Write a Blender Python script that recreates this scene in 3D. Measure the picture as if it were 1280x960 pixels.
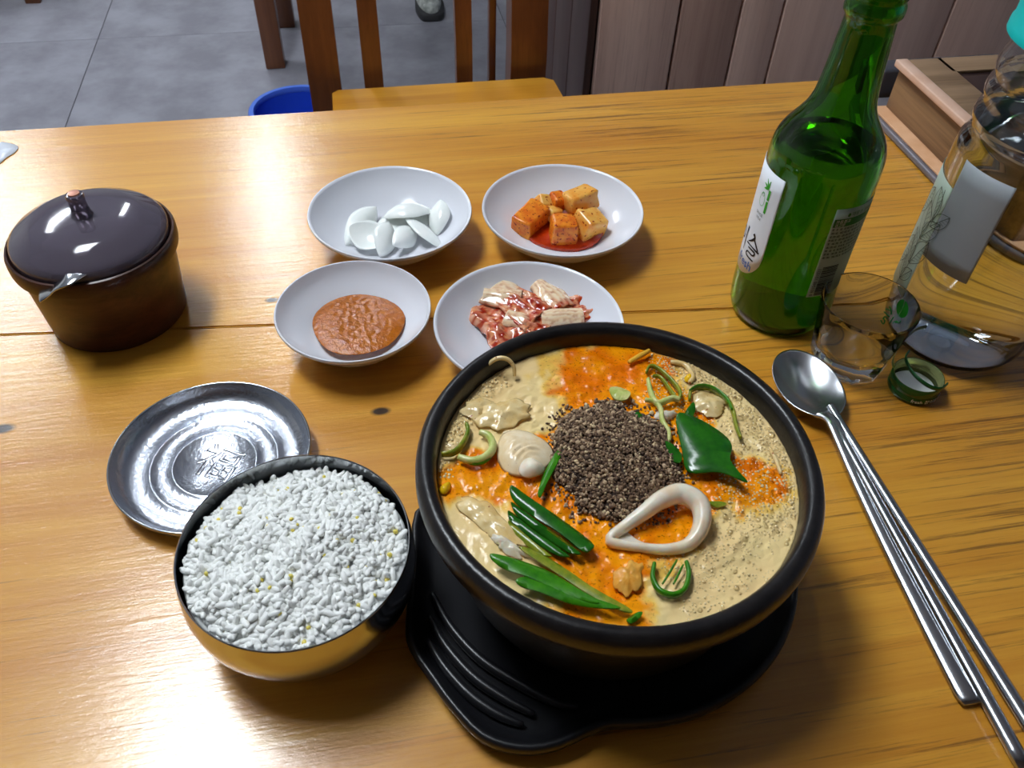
import bpy, bmesh, math, random
import numpy as np
from mathutils import Vector, Matrix, noise as mnoise
random.seed(7); RNG = np.random.default_rng(7)
sc = bpy.context.scene
COL = sc.collection
for o in list(bpy.data.objects): bpy.data.objects.remove(o, do_unlink=True)

# ------------------------------------------------------------------ camera
T = 0.72                                   # table top height
FPX = 1050.0
PITCH, ROLL, YAW = math.radians(45.8075), math.radians(2.1832), math.radians(-11.7807)
CAM = np.array([0.0, 0.0, T + 0.36789])
def _axes():
    fw = np.array([0, math.cos(PITCH), -math.sin(PITCH)]); rt = np.array([1.0, 0, 0]); up = np.cross(rt, fw)
    r = rt*math.cos(ROLL) + up*math.sin(ROLL); u = -rt*math.sin(ROLL) + up*math.cos(ROLL)
    c, s = math.cos(YAW), math.sin(YAW); R = np.array([[c, -s, 0], [s, c, 0], [0, 0, 1]])
    return R@fw, R@r, R@u
FW, RT, UP = _axes()
def ray(px, py):
    return FW + RT*(px-640)/FPX - UP*(py-480)/FPX
def at(px, py, z):                          # photo pixel -> point on the horizontal plane z
    d = ray(px, py); return CAM + d*(z-CAM[2])/d[2]
def atY(px, py, y):                         # photo pixel -> point on the vertical plane y
    d = ray(px, py); return CAM + d*(y-CAM[1])/d[1]
def atX(px, py, x):
    d = ray(px, py); return CAM + d*(x-CAM[0])/d[0]
def proj(P):
    d = np.asarray(P)-CAM; z = d@FW
    return 640+FPX*(d@RT)/z, 480-FPX*(d@UP)/z
cd = bpy.data.cameras.new('camera'); cam = bpy.data.objects.new('camera', cd); COL.objects.link(cam)
cd.sensor_width = 36; cd.sensor_fit = 'HORIZONTAL'; cd.lens = FPX/1280*36; cd.clip_start = .01
M = Matrix.Identity(4)
for i in range(3):
    M[i][0] = RT[i]; M[i][1] = UP[i]; M[i][2] = -FW[i]; M[i][3] = CAM[i]
cam.matrix_world = M
cd.dof.use_dof = True; cd.dof.focus_distance = 0.50; cd.dof.aperture_fstop = 32
sc.camera = cam

# ------------------------------------------------------------------ world, exposure
sc.view_settings.view_transform = 'Standard'
try: sc.view_settings.look = 'None'
except Exception: pass
sc.view_settings.gamma = 1.0; sc.view_settings.use_curve_mapping = False
sc.view_settings.exposure = 0.20
w = bpy.data.worlds.new('world'); sc.world = w; w.use_nodes = True
w.node_tree.nodes['Background'].inputs[0].default_value = (.80, .90, 1, 1)
w.node_tree.nodes['Background'].inputs[1].default_value = 0.30
LAMP = 31.0                                  # brightness of the ceiling panels
LAMP_COL = (.87, .94, 1.0)

# ------------------------------------------------------------------ helpers
def s2l(c):
    return tuple(((v/255)/12.92 if v/255 <= .04045 else ((v/255+.055)/1.055)**2.4) for v in c)
MATS = {}
def mat(name, rgb=(128,128,128), rough=.5, metal=0., spec=.5, trans=0., ior=1.45, alpha=1., coat=0., sss=0., sssr=(.01,.005,.003),
        var=None, vscale=40., bump=0., bscale=200., bdist=.001, attr=None, emit=None, stretch=None, aniso=0.):
    if name in MATS: return MATS[name]
    m = bpy.data.materials.new(name); m.use_nodes = True; nt = m.node_tree; N = nt.nodes; L = nt.links
    p = N['Principled BSDF']; c = s2l(rgb)
    p.inputs['Base Color'].default_value = (*c, 1); p.inputs['Roughness'].default_value = rough; p.inputs['Metallic'].default_value = metal
    p.inputs['Specular IOR Level'].default_value = spec; p.inputs['Transmission Weight'].default_value = trans; p.inputs['IOR'].default_value = ior
    p.inputs['Alpha'].default_value = alpha; p.inputs['Coat Weight'].default_value = coat; p.inputs['Coat Roughness'].default_value = .08
    if sss: p.inputs['Subsurface Weight'].default_value = sss; p.inputs['Subsurface Radius'].default_value = sssr; p.inputs['Subsurface Scale'].default_value = 1.
    if emit: p.inputs['Emission Color'].default_value = (*emit[0], 1); p.inputs['Emission Strength'].default_value = emit[1]
    tc = N.new('ShaderNodeTexCoord'); vec = tc.outputs['Object']
    if stretch:
        mp = N.new('ShaderNodeMapping'); mp.inputs['Scale'].default_value = stretch; L.new(vec, mp.inputs['Vector']); vec = mp.outputs['Vector']
    colout = None
    if attr:
        at_ = N.new('ShaderNodeAttribute'); at_.attribute_name = attr; colout = at_.outputs['Color']; L.new(colout, p.inputs['Base Color'])
    if var:
        nz = N.new('ShaderNodeTexNoise'); nz.inputs['Scale'].default_value = vscale; nz.inputs['Detail'].default_value = 6; nz.inputs['Roughness'].default_value = .65
        L.new(vec, nz.inputs['Vector'])
        cr = N.new('ShaderNodeValToRGB'); cr.color_ramp.elements[0].position = .38; cr.color_ramp.elements[1].position = .64
        cr.color_ramp.elements[0].color = (*c, 1); cr.color_ramp.elements[1].color = (*s2l(var), 1)
        L.new(nz.outputs['Fac'], cr.inputs['Fac']); L.new(cr.outputs['Color'], p.inputs['Base Color'])
    if bump:
        nb = N.new('ShaderNodeTexNoise'); nb.inputs['Scale'].default_value = bscale; nb.inputs['Detail'].default_value = 4
        L.new(vec, nb.inputs['Vector'])
        bp = N.new('ShaderNodeBump'); bp.inputs['Strength'].default_value = bump; bp.inputs['Distance'].default_value = bdist
        L.new(nb.outputs['Fac'], bp.inputs['Height']); L.new(bp.outputs['Normal'], p.inputs['Normal'])
    MATS[name] = m; return m

def link(o, parent=None):
    COL.objects.link(o)
    if parent is not None: o.parent = parent
    return o
def mesh_obj(name, verts, faces, m, parent=None, smooth=True, loc=None):
    """verts are in world space; the object origin is put at loc (default: base centre)."""
    v = np.asarray(verts, float)
    if parent is not None:
        org = np.array(parent.get('_o', (0, 0, 0)))
        base = np.zeros(3) if loc is None else np.asarray(loc)-org
        off = org + base
    else:
        off = np.array([(v[:,0].min()+v[:,0].max())/2, (v[:,1].min()+v[:,1].max())/2, v[:,2].min()]) if loc is None else np.asarray(loc)
        base = off
    me = bpy.data.meshes.new(name); me.from_pydata([tuple(p) for p in v-off], [], [tuple(f) for f in faces]); me.update()
    if smooth: me.polygons.foreach_set('use_smooth', [True]*len(me.polygons))
    me.materials.append(m)
    o = bpy.data.objects.new(name, me); link(o, parent); o.location = base; o['_o'] = tuple(off)
    return o
def empty(name, loc):
    o = bpy.data.objects.new(name, None); o.empty_display_size = .02; link(o); o.location = loc; o['_o'] = tuple(float(v) for v in loc); return o
def tag(o, label, cat, group=None, kind=None):
    o['label'] = label; o['category'] = cat
    if group: o['group'] = group
    if kind: o['kind'] = kind
    return o
def struct(o, label=None):
    o['kind'] = 'structure'
    if label: o['label'] = label
    return o
def autosmooth(o, ang=40):
    me = o.data; bm = bmesh.new(); bm.from_mesh(me)
    for e in bm.edges:
        if len(e.link_faces) == 2 and e.calc_face_angle(0) > math.radians(ang): e.smooth = False
    bm.to_mesh(me); bm.free()
def box_geo(c, s, rz=0., bev=0., seg=2):
    bm = bmesh.new(); bmesh.ops.create_cube(bm, size=1)
    for v in bm.verts: v.co = Vector((v.co.x*s[0], v.co.y*s[1], v.co.z*s[2]))
    if bev: bmesh.ops.bevel(bm, geom=bm.edges[:], offset=bev, segments=seg, affect='EDGES', profile=.5)
    R = Matrix.Rotation(rz, 3, 'Z'); V = [tuple(R@v.co+Vector(c)) for v in bm.verts]
    bm.verts.index_update(); F = [[v.index for v in f.verts] for f in bm.faces]; bm.free(); return V, F
def box(name, c, s, m, parent=None, rz=0., bev=.002, seg=2):
    V, F = box_geo(c, s, rz, bev, seg); o = mesh_obj(name, V, F, m, parent); autosmooth(o, 50 if seg > 1 else 30); return o
def join(geos):
    V = []; F = []
    for v, f in geos:
        k = len(V); V += list(v); F += [[i+k for i in q] for q in f]
    return V, F
def lathe_geo(prof, c, n=64, closed=True, rfun=None):
    """prof: [(r,z)] top-down or bottom-up; c: (x,y,z0)"""
    V = []; F = []; rings = []
    for r, z in prof:
        if r < 1e-6: rings.append([len(V)]); V.append((c[0], c[1], c[2]+z)); continue
        idx = []
        for k in range(n):
            a = 2*math.pi*k/n; rr = r*(rfun(a, z) if rfun else 1)
            idx.append(len(V)); V.append((c[0]+rr*math.cos(a), c[1]+rr*math.sin(a), c[2]+z))
        rings.append(idx)
    for A, B in zip(rings, rings[1:]):
        if len(A) == 1 and len(B) == 1: continue
        for k in range(n):
            k2 = (k+1) % n
            if len(A) == 1: F.append((A[0], B[k2], B[k]))
            elif len(B) == 1: F.append((A[k], A[k2], B[0]))
            else: F.append((A[k], A[k2], B[k2], B[k]))
    return V, F
def fixn(o):
    bm = bmesh.new(); bm.from_mesh(o.data); bmesh.ops.recalc_face_normals(bm, faces=bm.faces[:]); bm.to_mesh(o.data); bm.free()
def lathe(name, prof, c, m, parent=None, n=64, sharp=45, rfun=None):
    V, F = lathe_geo(prof, c, n, rfun=rfun); o = mesh_obj(name, V, F, m, parent, loc=c if parent is None else None); fixn(o); autosmooth(o, sharp); return o
def smooth_path(P, n=6, closed=False):
    P = [np.asarray(p, float) for p in P]; out = []; m = len(P)
    rng = range(m) if closed else range(m-1)
    for i in rng:
        if closed: a, b, c_, d = P[(i-1) % m], P[i], P[(i+1) % m], P[(i+2) % m]
        else: a, b, c_, d = P[max(i-1, 0)], P[i], P[i+1], P[min(i+2, m-1)]
        for k in range(n):
            t = k/n; out.append(.5*((2*b)+(-a+c_)*t+(2*a-5*b+4*c_-d)*t*t+(-a+3*b-3*c_+d)*t**3))
    if not closed: out.append(P[-1])
    return out
def tube_geo(P, rad, n=8, closed=False, flat=1., up=(0,0,1)):
    """sweep of an ellipse; rad scalar/list; flat: ratio of the height to the width"""
    P = [np.asarray(p, float) for p in P]; m = len(P)
    R = [rad]*m if np.isscalar(rad) else list(rad); V = []; F = []; up = np.array(up, float)
    for i, p in enumerate(P):
        if closed: t = P[(i+1) % m]-P[i-1]
        else: t = P[min(i+1, m-1)]-P[max(i-1, 0)]
        t = t/(np.linalg.norm(t)+1e-12); s = np.cross(t, up); ns = np.linalg.norm(s)
        s = np.array([1., 0, 0]) if ns < 1e-6 else s/ns
        b = np.cross(s, t)
        for k in range(n):
            a = 2*math.pi*k/n; V.append(tuple(p+s*R[i]*math.cos(a)+b*R[i]*flat*math.sin(a)))
    for i in range(m if closed else m-1):
        for k in range(n):
            j = (i+1) % m; F.append((i*n+k, i*n+(k+1) % n, j*n+(k+1) % n, j*n+k))
    if not closed:
        F.append(tuple(range(n))[::-1]); F.append(tuple((m-1)*n+k for k in range(n)))
    return V, F
def tube(name, P, rad, m, parent=None, n=8, closed=False, flat=1., loc=None):
    V, F = tube_geo(P, rad, n, closed, flat); o = mesh_obj(name, V, F, m, parent, loc=loc); fixn(o); return o
def slab_geo(outline, z0, z1, zfun=None, inset=0.0, step=None):
    """extruded 2-D outline (x,y) between z0,z1, optional vertical displacement and a rounded upper edge"""
    o2 = [np.asarray(p[:2], float) for p in outline]; n = len(o2); c = sum(o2)/n
    bm = bmesh.new()
    lay = [(1.0-inset, z0), (1.0, z0+(z1-z0)*.35), (1.0, z0+(z1-z0)*.7), (1.0-inset*.6, z1)]
    rings = []
    for s, z in lay:
        rings.append([bm.verts.new((*(c+(p-c)*s), z)) for p in o2])
    for A, B in zip(rings, rings[1:]):
        for k in range(n): bm.faces.new((A[k], A[(k+1) % n], B[(k+1) % n], B[k]))
    f1 = bm.faces.new(rings[0][::-1]); f2 = bm.faces.new(rings[-1])
    r = bmesh.ops.triangulate(bm, faces=[f1, f2])
    if step:
        for _ in range(step): bmesh.ops.subdivide_edges(bm, edges=[e for e in bm.edges], cuts=1, use_grid_fill=True)
    bmesh.ops.recalc_face_normals(bm, faces=bm.faces[:])
    if zfun:
        for v in bm.verts: v.co.z += zfun(v.co.x, v.co.y)
    bm.verts.index_update(); V = [tuple(v.co) for v in bm.verts]; F = [[v.index for v in f.verts] for f in bm.faces]; bm.free(); return V, F
def color_attr(o, cols):
    a = o.data.color_attributes.new('Col', 'FLOAT_COLOR', 'POINT')
    c = np.ones((len(cols), 4), np.float32); c[:, :3] = cols; a.data.foreach_set('color', c.ravel())
ICO = {}
def ico(sub):
    if sub not in ICO:
        bm = bmesh.new(); bmesh.ops.create_icosphere(bm, subdivisions=sub, radius=1); bm.verts.index_update()
        ICO[sub] = (np.array([v.co[:] for v in bm.verts]), np.array([[v.index for v in f.verts] for f in bm.faces])); bm.free()
    return ICO[sub]
def rand_rot():
    q = RNG.normal(size=4); q /= np.linalg.norm(q); a, b, c, d = q
    return np.array([[1-2*(c*c+d*d), 2*(b*c-a*d), 2*(b*d+a*c)], [2*(b*c+a*d), 1-2*(b*b+d*d), 2*(c*d-a*b)], [2*(b*d-a*c), 2*(c*d+a*b), 1-2*(b*b+c*c)]])
def fast_mesh(name, V, F, m, parent=None, loc=(0, 0, 0)):
    me = bpy.data.meshes.new(name); V = np.asarray(V, np.float32)-np.asarray(loc, np.float32); F = np.asarray(F, np.int32)
    me.vertices.add(len(V)); me.vertices.foreach_set('co', V.ravel())
    me.loops.add(F.size); me.loops.foreach_set('vertex_index', F.ravel())
    me.polygons.add(len(F)); me.polygons.foreach_set('loop_start', np.arange(0, F.size, F.shape[1], dtype=np.int32))
    me.polygons.foreach_set('loop_total', np.full(len(F), F.shape[1], np.int32)); me.polygons.foreach_set('use_smooth', np.ones(len(F), bool))
    me.update(calc_edges=True); me.validate(); me.materials.append(m)
    o = bpy.data.objects.new(name, me); link(o, parent); o.location = loc; o['_o'] = tuple(float(v) for v in loc); return o
def copy_tree(o, parent=None, dloc=None):
    c = o.copy(); COL.objects.link(c); c.parent = parent
    if dloc is not None: c.location = Vector(o.location)+Vector(dloc); c['_o'] = tuple(np.array(o['_o'])+np.array(dloc))
    for ch in list(o.children): copy_tree(ch, c)
    return c
def text_geo(s, size, align='LEFT', outline=None):
    cu = bpy.data.curves.new('t', 'FONT'); cu.body = s; cu.size = size; cu.align_x = align; cu.resolution_u = 3
    if outline: cu.fill_mode = 'NONE'; cu.bevel_depth = outline; cu.bevel_resolution = 1
    ob = bpy.data.objects.new('t', cu); COL.objects.link(ob)
    dg = bpy.context.evaluated_depsgraph_get(); me = ob.evaluated_get(dg).to_mesh()
    V = [tuple(v.co) for v in me.vertices]; F = [list(p.vertices) for p in me.polygons]
    ob.evaluated_get(dg).to_mesh_clear(); bpy.data.objects.remove(ob, do_unlink=True); bpy.data.curves.remove(cu)
    return V, F
def stroke_geo(P, wd, n=4):
    """flat brush stroke in the x-y plane; wd scalar or list of widths along the smoothed path"""
    P = smooth_path([(*p, 0) for p in P], n); m = len(P)
    ws = [wd]*m if np.isscalar(wd) else list(np.interp(np.linspace(0, 1, m), np.linspace(0, 1, len(wd)), wd))
    V = []; F = []
    for i, p in enumerate(P):
        t = P[min(i+1, m-1)]-P[max(i-1, 0)]; t = t/(np.linalg.norm(t)+1e-9); s = np.array([-t[1], t[0], 0])*ws[i]/2
        V += [tuple(p+s), tuple(p-s)]
    for i in range(m-1): F.append((2*i, 2*i+1, 2*i+3, 2*i+2))
    return V, F
def wrap_geo(g, c, R, th0, z0, taper=0., eps=.0003, flip=1):
    V, F = g; out = []
    for x, y, *_ in V:
        z = z0+y; r = R+taper*y+eps; th = math.radians(th0)+flip*x/R
        out.append((c[0]+r*math.cos(th), c[1]+r*math.sin(th), z))
    return out, F
def wrap_patch(c, R, th0, th1, zlo, zhi, n=32, eps=.00015, th=.00012, rf=None):
    """thin curved sheet; zlo/zhi scalars or functions of the angle parameter 0..1"""
    V = []; F = []; nz = 6
    for side in (0, 1):
        for i in range(n+1):
            t = i/n; a = math.radians(th0+(th1-th0)*t); lo = zlo(t) if callable(zlo) else zlo; hi = zhi(t) if callable(zhi) else zhi
            for j in range(nz+1):
                z = lo+(hi-lo)*j/nz; r = (rf(z) if rf else R)+eps+side*th
                V.append((c[0]+r*math.cos(a), c[1]+r*math.sin(a), z))
    k = (n+1)*(nz+1)
    for i in range(n):
        for j in range(nz):
            a, b = i*(nz+1)+j, (i+1)*(nz+1)+j
            F.append((k+a, k+b, k+b+1, k+a+1)); F.append((a, a+1, b+1, b))
    for i in range(n):
        a, b = i*(nz+1), (i+1)*(nz+1); F.append((a, b, k+b, k+a)); a += nz; b += nz; F.append((a, k+a, k+b, b))
    for j in range(nz):
        F.append((j, k+j, k+j+1, j+1)); q = n*(nz+1)+j; F.append((q, q+1, k+q+1, k+q))
    return V, F
def fbm(x, y, z=0., o=4):
    return mnoise.fractal(Vector((x, y, z)), 1., 2., o)

# ------------------------------------------------------------------ wood materials
def wood(name, light, dark, streak, scale=1., axis='X', rough=.28, coat=.5, streaks=.5, bump=.25, ringscale=1., knots=(), streak_side=None, contrast=1.):
    m = bpy.data.materials.new(name); m.use_nodes = True; nt = m.node_tree; N = nt.nodes; L = nt.links; p = N['Principled BSDF']
    tc = N.new('ShaderNodeTexCoord'); gp = N.new('ShaderNodeNewGeometry')
    vec = gp.outputs['Position'] if knots is not None and len(knots) else tc.outputs['Object']
    def node(t, **k):
        n_ = N.new(t)
        for a, b in k.items(): setattr(n_, a, b)
        return n_
    def math_(op, a, b=None, c=None):
        n_ = node('ShaderNodeMath', operation=op)
        for i, v in enumerate((a, b, c)):
            if v is None: continue
            if isinstance(v, (int, float)): n_.inputs[i].default_value = v
            else: L.new(v, n_.inputs[i])
        return n_.outputs[0]
    def noise(sx, sy, sz, scale=1., detail=5, rough=.6, v=None):
        mp = node('ShaderNodeMapping'); mp.inputs['Scale'].default_value = (sx, sy, sz) if axis == 'X' else ((sy, sx, sz) if axis == 'Y' else (sz, sy, sx))
        L.new(v or vec, mp.inputs['Vector']); nz = node('ShaderNodeTexNoise'); nz.inputs['Scale'].default_value = scale; nz.inputs['Detail'].default_value = detail; nz.inputs['Roughness'].default_value = rough
        L.new(mp.outputs['Vector'], nz.inputs['Vector']); return nz.outputs['Fac']
    # knots bend the grain around them
    if knots:
        sep = node('ShaderNodeSeparateXYZ'); L.new(vec, sep.inputs[0]); yy = sep.outputs['Y']; kd = None
        for (kx, ky, kr) in knots:
            dx = math_('MULTIPLY', math_('SUBTRACT', sep.outputs['X'], kx), .55); dy = math_('SUBTRACT', sep.outputs['Y'], ky)
            d2 = math_('ADD', math_('MULTIPLY', dx, dx), math_('MULTIPLY', dy, dy))
            g = math_('DIVIDE', kr*kr*2., math_('ADD', d2, kr*kr)); yy = math_('ADD', yy, math_('MULTIPLY', g, math_('MULTIPLY', dy, .6)))
            d = math_('DIVIDE', math_('SQRT', d2), kr); kd = d if kd is None else math_('MINIMUM', kd, d)
        cmb = node('ShaderNodeCombineXYZ'); L.new(sep.outputs['X'], cmb.inputs[0]); L.new(yy, cmb.inputs[1]); L.new(sep.outputs['Z'], cmb.inputs[2]); vv = cmb.outputs[0]
    else: vv = vec
    big = noise(1.6*scale, 14*scale, 14*scale, 1, 3, .5, vv)
    fine = noise(9*scale, 330*scale, 330*scale, 1, 5, .65, vv)
    mid = noise(2.2*scale, 60*scale, 60*scale, 1, 4, .6, vv)
    f = math_('ADD', math_('MULTIPLY', big, .45), math_('ADD', math_('MULTIPLY', fine, .2), math_('MULTIPLY', mid, .35)))
    cr = node('ShaderNodeValToRGB'); e = cr.color_ramp.elements; h = .13/contrast
    e[0].position = .5-h; e[0].color = (*s2l(dark), 1); e[1].position = .5+h; e[1].color = (*s2l(light), 1); L.new(f, cr.inputs['Fac']); col = cr.outputs['Color']
    if streaks:
        st = noise(7*scale, 290*scale, 290*scale, 1, 6, .75, vv); msk = noise(1.3, 5, 5, 1.0, 2, .5, vv)
        s_ = math_('ADD', st, math_('MULTIPLY', math_('SUBTRACT', msk, .5), .35))
        if streak_side is not None:
            sp2 = node('ShaderNodeSeparateXYZ'); L.new(vec, sp2.inputs[0])
            s_ = math_('ADD', s_, math_('MULTIPLY', math_('MINIMUM', math_('MAXIMUM', math_('SUBTRACT', sp2.outputs['X'], streak_side), -.25), .25), .28))
        r2 = node('ShaderNodeValToRGB'); r2.color_ramp.elements[0].position = .58; r2.color_ramp.elements[1].position = .68
        r2.color_ramp.elements[0].color = (0, 0, 0, 1); r2.color_ramp.elements[1].color = (streaks,)*3+(1,); L.new(s_, r2.inputs['Fac'])
        mx = node('ShaderNodeMix', data_type='RGBA'); L.new(r2.outputs['Color'], mx.inputs['Factor']); L.new(col, mx.inputs['A']); mx.inputs['B'].default_value = (*s2l(streak), 1); col = mx.outputs['Result']
    if knots:
        r3 = node('ShaderNodeValToRGB'); r3.color_ramp.elements[0].position = .55; r3.color_ramp.elements[1].position = 1.15
        r3.color_ramp.elements[0].color = (1, 1, 1, 1); r3.color_ramp.elements[1].color = (0, 0, 0, 1); L.new(kd, r3.inputs['Fac'])
        mx = node('ShaderNodeMix', data_type='RGBA'); L.new(r3.outputs['Color'], mx.inputs['Factor']); L.new(col, mx.inputs['A']); mx.inputs['B'].default_value = (*s2l((46, 26, 10)), 1); col = mx.outputs['Result']
    L.new(col, p.inputs['Base Color']); p.inputs['Roughness'].default_value = rough; p.inputs['Coat Weight'].default_value = coat; p.inputs['Coat Roughness'].default_value = .10
    if bump:
        dent = noise(110, 420, 420, 1, 4, .7); sum_ = math_('ADD', math_('MULTIPLY', fine, .7), math_('MULTIPLY', dent, .6))
        b = node('ShaderNodeBump'); b.inputs['Strength'].default_value = bump; b.inputs['Distance'].default_value = .00045; L.new(sum_, b.inputs['Height'])
        L.new(b.outputs['Normal'], p.inputs['Normal']); L.new(b.outputs['Normal'], p.inputs['Coat Normal'])
    MATS[name] = m; return m

TABLE_W = wood('table_varnished_pine', (224, 164, 58), (196, 128, 34), (96, 60, 26), rough=.32, coat=.8, streaks=.7, bump=.55, contrast=1.25,
               knots=((-.0074, .3399, .0038), (-.2199, .3592, .0045), (-.0718, .4516, .0030)), streak_side=.12)
SEAT_W = wood('seat_wood', (226, 164, 56), (198, 128, 30), (120, 70, 20), rough=.35, coat=.3, streaks=.2, bump=.1)
BROWN_W = wood('chair_red_brown_wood', (128, 74, 34), (92, 48, 20), (60, 30, 14), axis='Z', rough=.35, coat=.3, streaks=.3, bump=.1)
BOX_W = wood('laminate_walnut', (150, 116, 80), (98, 70, 44), (60, 42, 28), axis='Y', scale=1.6, rough=.45, coat=0, streaks=.5, bump=.05, contrast=1.6)
BOX_T = wood('laminate_walnut_top', (150, 122, 94), (112, 88, 64), (70, 52, 38), axis='X', scale=1.6, rough=.45, coat=0, streaks=.5, bump=.05, contrast=1.5)
PEACH = mat('peach_edge', (226, 178, 138), .4, var=(212, 160, 118), vscale=30)

# ------------------------------------------------------------------ room
FLOOR_D = mat('floor_joint', (52, 50, 54), .8)
TILE = mat('vinyl_tile', (134, 133, 142), .38, var=(158, 158, 168), vscale=7, bump=.12, bscale=240, bdist=.0006)
RX0, RX1, RY0, RY1, RH = -2.6, 2.4, -1.6, 5.2, 2.45
def quad(name, pts, m):
    o = mesh_obj(name, pts, [(0, 1, 2, 3)], m, smooth=False, loc=(0, 0, 0)); return o
fl = box('floor', ((RX0+RX1)/2, (RY0+RY1)/2, -.03), (RX1-RX0, RY1-RY0, .056), FLOOR_D, bev=0); struct(fl)
proto_tile = None
for ix in range(-3, 6):
    for iy in range(0, 6):
        x, y = -.73+.6*ix-.3, 1.40+.6*iy-.3
        if x-.3 < RX0 or x+.3 > RX1 or y+.3 > RY1: continue
        if proto_tile is None:
            proto_tile = box('floor_tile', (x, y, -.001), (.598, .598, .002), TILE, fl, bev=.0005, seg=1); pl = np.array((x, y))
        else:
            t_ = proto_tile.copy(); COL.objects.link(t_); t_.parent = fl
            t_.location = Vector(proto_tile.location)+Vector((x-pl[0], y-pl[1], 0))
WALLM = mat('wall_paint', (206, 204, 200), .8); CEILM = mat('ceiling_paint', (226, 232, 242), .9)
def slabwall(name, c, s, m=WALLM): return struct(box(name, c, s, m, bev=0))
slabwall('ceiling', ((RX0+RX1)/2, (RY0+RY1)/2, RH+.03), (RX1-RX0, RY1-RY0, .06), CEILM)
slabwall('wall_left', (RX0-.03, (RY0+RY1)/2, RH/2), (.06, RY1-RY0, RH))
slabwall('wall_right', (RX1+.03, (RY0+RY1)/2, RH/2), (.06, RY1-RY0, RH), mat('wall_cool_white', (196, 206, 224), .7))
slabwall('wall_back', ((RX0+RX1)/2, RY1+.03, RH/2), (RX1-RX0, .06, RH))
slabwall('wall_front', ((RX0+RX1)/2, RY0-.03, RH/2), (RX1-RX0, .06, RH), mat('wall_dark_brown', (110, 86, 72), .7))

# panelled partition behind the table, planks one by one
WY = 1.42
PL_A = wood('panel_wood_pink', (240, 208, 192), (218, 182, 166), (172, 132, 116), axis='Z', rough=.5, coat=.1, streaks=.35, bump=.05)
PL_B = wood('panel_wood_dusky', (204, 170, 156), (176, 142, 128), (134, 100, 88), axis='Z', rough=.5, coat=.1, streaks=.35, bump=.05)
PL_SHADE = wood('panel_wood_shaded', (92, 66, 58), (70, 48, 42), (50, 34, 30), axis='Z', rough=.5, coat=.1, streaks=.35, bump=.05)  # same panel wood, shade of the return side put into the colour
xs = [float(atY(px, 60, WY)[0]) for px in (746, 843, 917, 968, 1070, 1172, 1290)]
pb = box('wall_partition', ((xs[0]+RX1)/2, WY+.21, .62), (RX1-xs[0]-.002, .38, 1.24), mat('panel_backing', (38, 24, 20), .7), bev=0); struct(pb, 'wood panelled partition wall behind the table')
xs += [xs[-1]+.2*k for k in range(1, 5)]
for i in range(len(xs)-1):
    a, b = xs[i], xs[i+1]
    m_ = [PL_A, PL_B, PL_A, PL_A, PL_A, PL_A, PL_A, PL_A, PL_A, PL_A][i]
    g = .0025
    box('panel_plank', ((a+b)/2, WY+.011, .62), (b-a-2*g, .018, 1.23), m_, pb, bev=.002)
for k in range(3):     # planks of the return side, darker colour stands for its shade
    box('panel_plank', (xs[0]-.008, WY+.075+.125*k, .62), (.014, .121, 1.23), PL_SHADE, pb, bev=.002)

# ------------------------------------------------------------------ ceiling lights
HOUS = mat('lamp_housing', (235, 235, 235), .5)
DIFF = mat('lamp_diffuser', (255, 255, 255), .6, emit=(LAMP_COL, LAMP))
def ceiling_light(x, y, sx, sy, label, dif=DIFF):
    e = empty('ceiling_light', (x, y, RH-.07)); tag(e, label, 'ceiling light', 'ceiling lights of the room')
    box('housing', (x, y, RH-.025), (sx+.05, sy+.05, .05), HOUS, e, bev=.004); box('diffuser', (x, y, RH-.056), (sx, sy, .012), dif, e, bev=.003)
ceiling_light(-.40, 3.15, .13, 1.2, 'long white ceiling light over the aisle beyond the table')
ceiling_light(-1.42, 2.95, .17, 1.2, 'long white ceiling light nearest the left wall, beyond the table')
ceiling_light(-.52, .80, .32, .80, 'white ceiling light almost above the near left of the table')

# ------------------------------------------------------------------ the table
tb = empty('dining_table', (.1, .25, 0)); tag(tb, 'glossy yellow-varnished wooden dining table carrying the meal', 'table')
TX0, TX1, TY0, TY1 = -.52, .78, -.06, .7062
def seam(x): return .4195-.094*x
def plank(poly, name='table_plank'):
    bm = bmesh.new(); lo = [bm.verts.new((*p, T-.032)) for p in poly]; hi = [bm.verts.new((*p, T)) for p in poly]; n = len(poly)
    bm.faces.new(lo[::-1]); bm.faces.new(hi)
    for k in range(n): bm.faces.new((lo[k], lo[(k+1) % n], hi[(k+1) % n], hi[k]))
    bmesh.ops.bevel(bm, geom=[e for e in bm.edges if abs(e.verts[0].co.z-e.verts[1].co.z) < 1e-6], offset=.0009, segments=2, affect='EDGES')
    bm.verts.index_update(); V = [tuple(v.co) for v in bm.verts]; F = [[v.index for v in f.verts] for f in bm.faces]; bm.free()
    o = mesh_obj(name, V, F, TABLE_W, tb, smooth=True); autosmooth(o, 30)
g = .00035
plank([(TX0, seam(TX0)+g), (TX1, seam(TX1)+g), (TX1, TY1), (TX0+.03, TY1), (TX0+.008, TY1-.008), (TX0, TY1-.03)])
plank([(TX0, .035+g), (TX1, .005+g), (TX1, seam(TX1)-g), (TX0, seam(TX0)-g)])
plank([(TX0, TY0), (TX1, TY0), (TX1, .005-g), (TX0, .035-g)])
for sx in (TX0+.06, TX1-.06):
    for sy in (TY0+.06, TY1-.06): box('leg', (sx, sy, (T-.033)/2), (.06, .06, T-.033), SEAT_W, tb, bev=.004)
for sy in (TY0+.06, TY1-.06): box('apron', ((TX0+TX1)/2, sy, T-.068), (TX1-TX0-.18, .022, .07), SEAT_W, tb, bev=.002)
for sx in (TX0+.06, TX1-.06): box('apron', (sx, (TY0+TY1)/2, T-.068), (.022, TY1-TY0-.18, .07), SEAT_W, tb, bev=.002)
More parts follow.
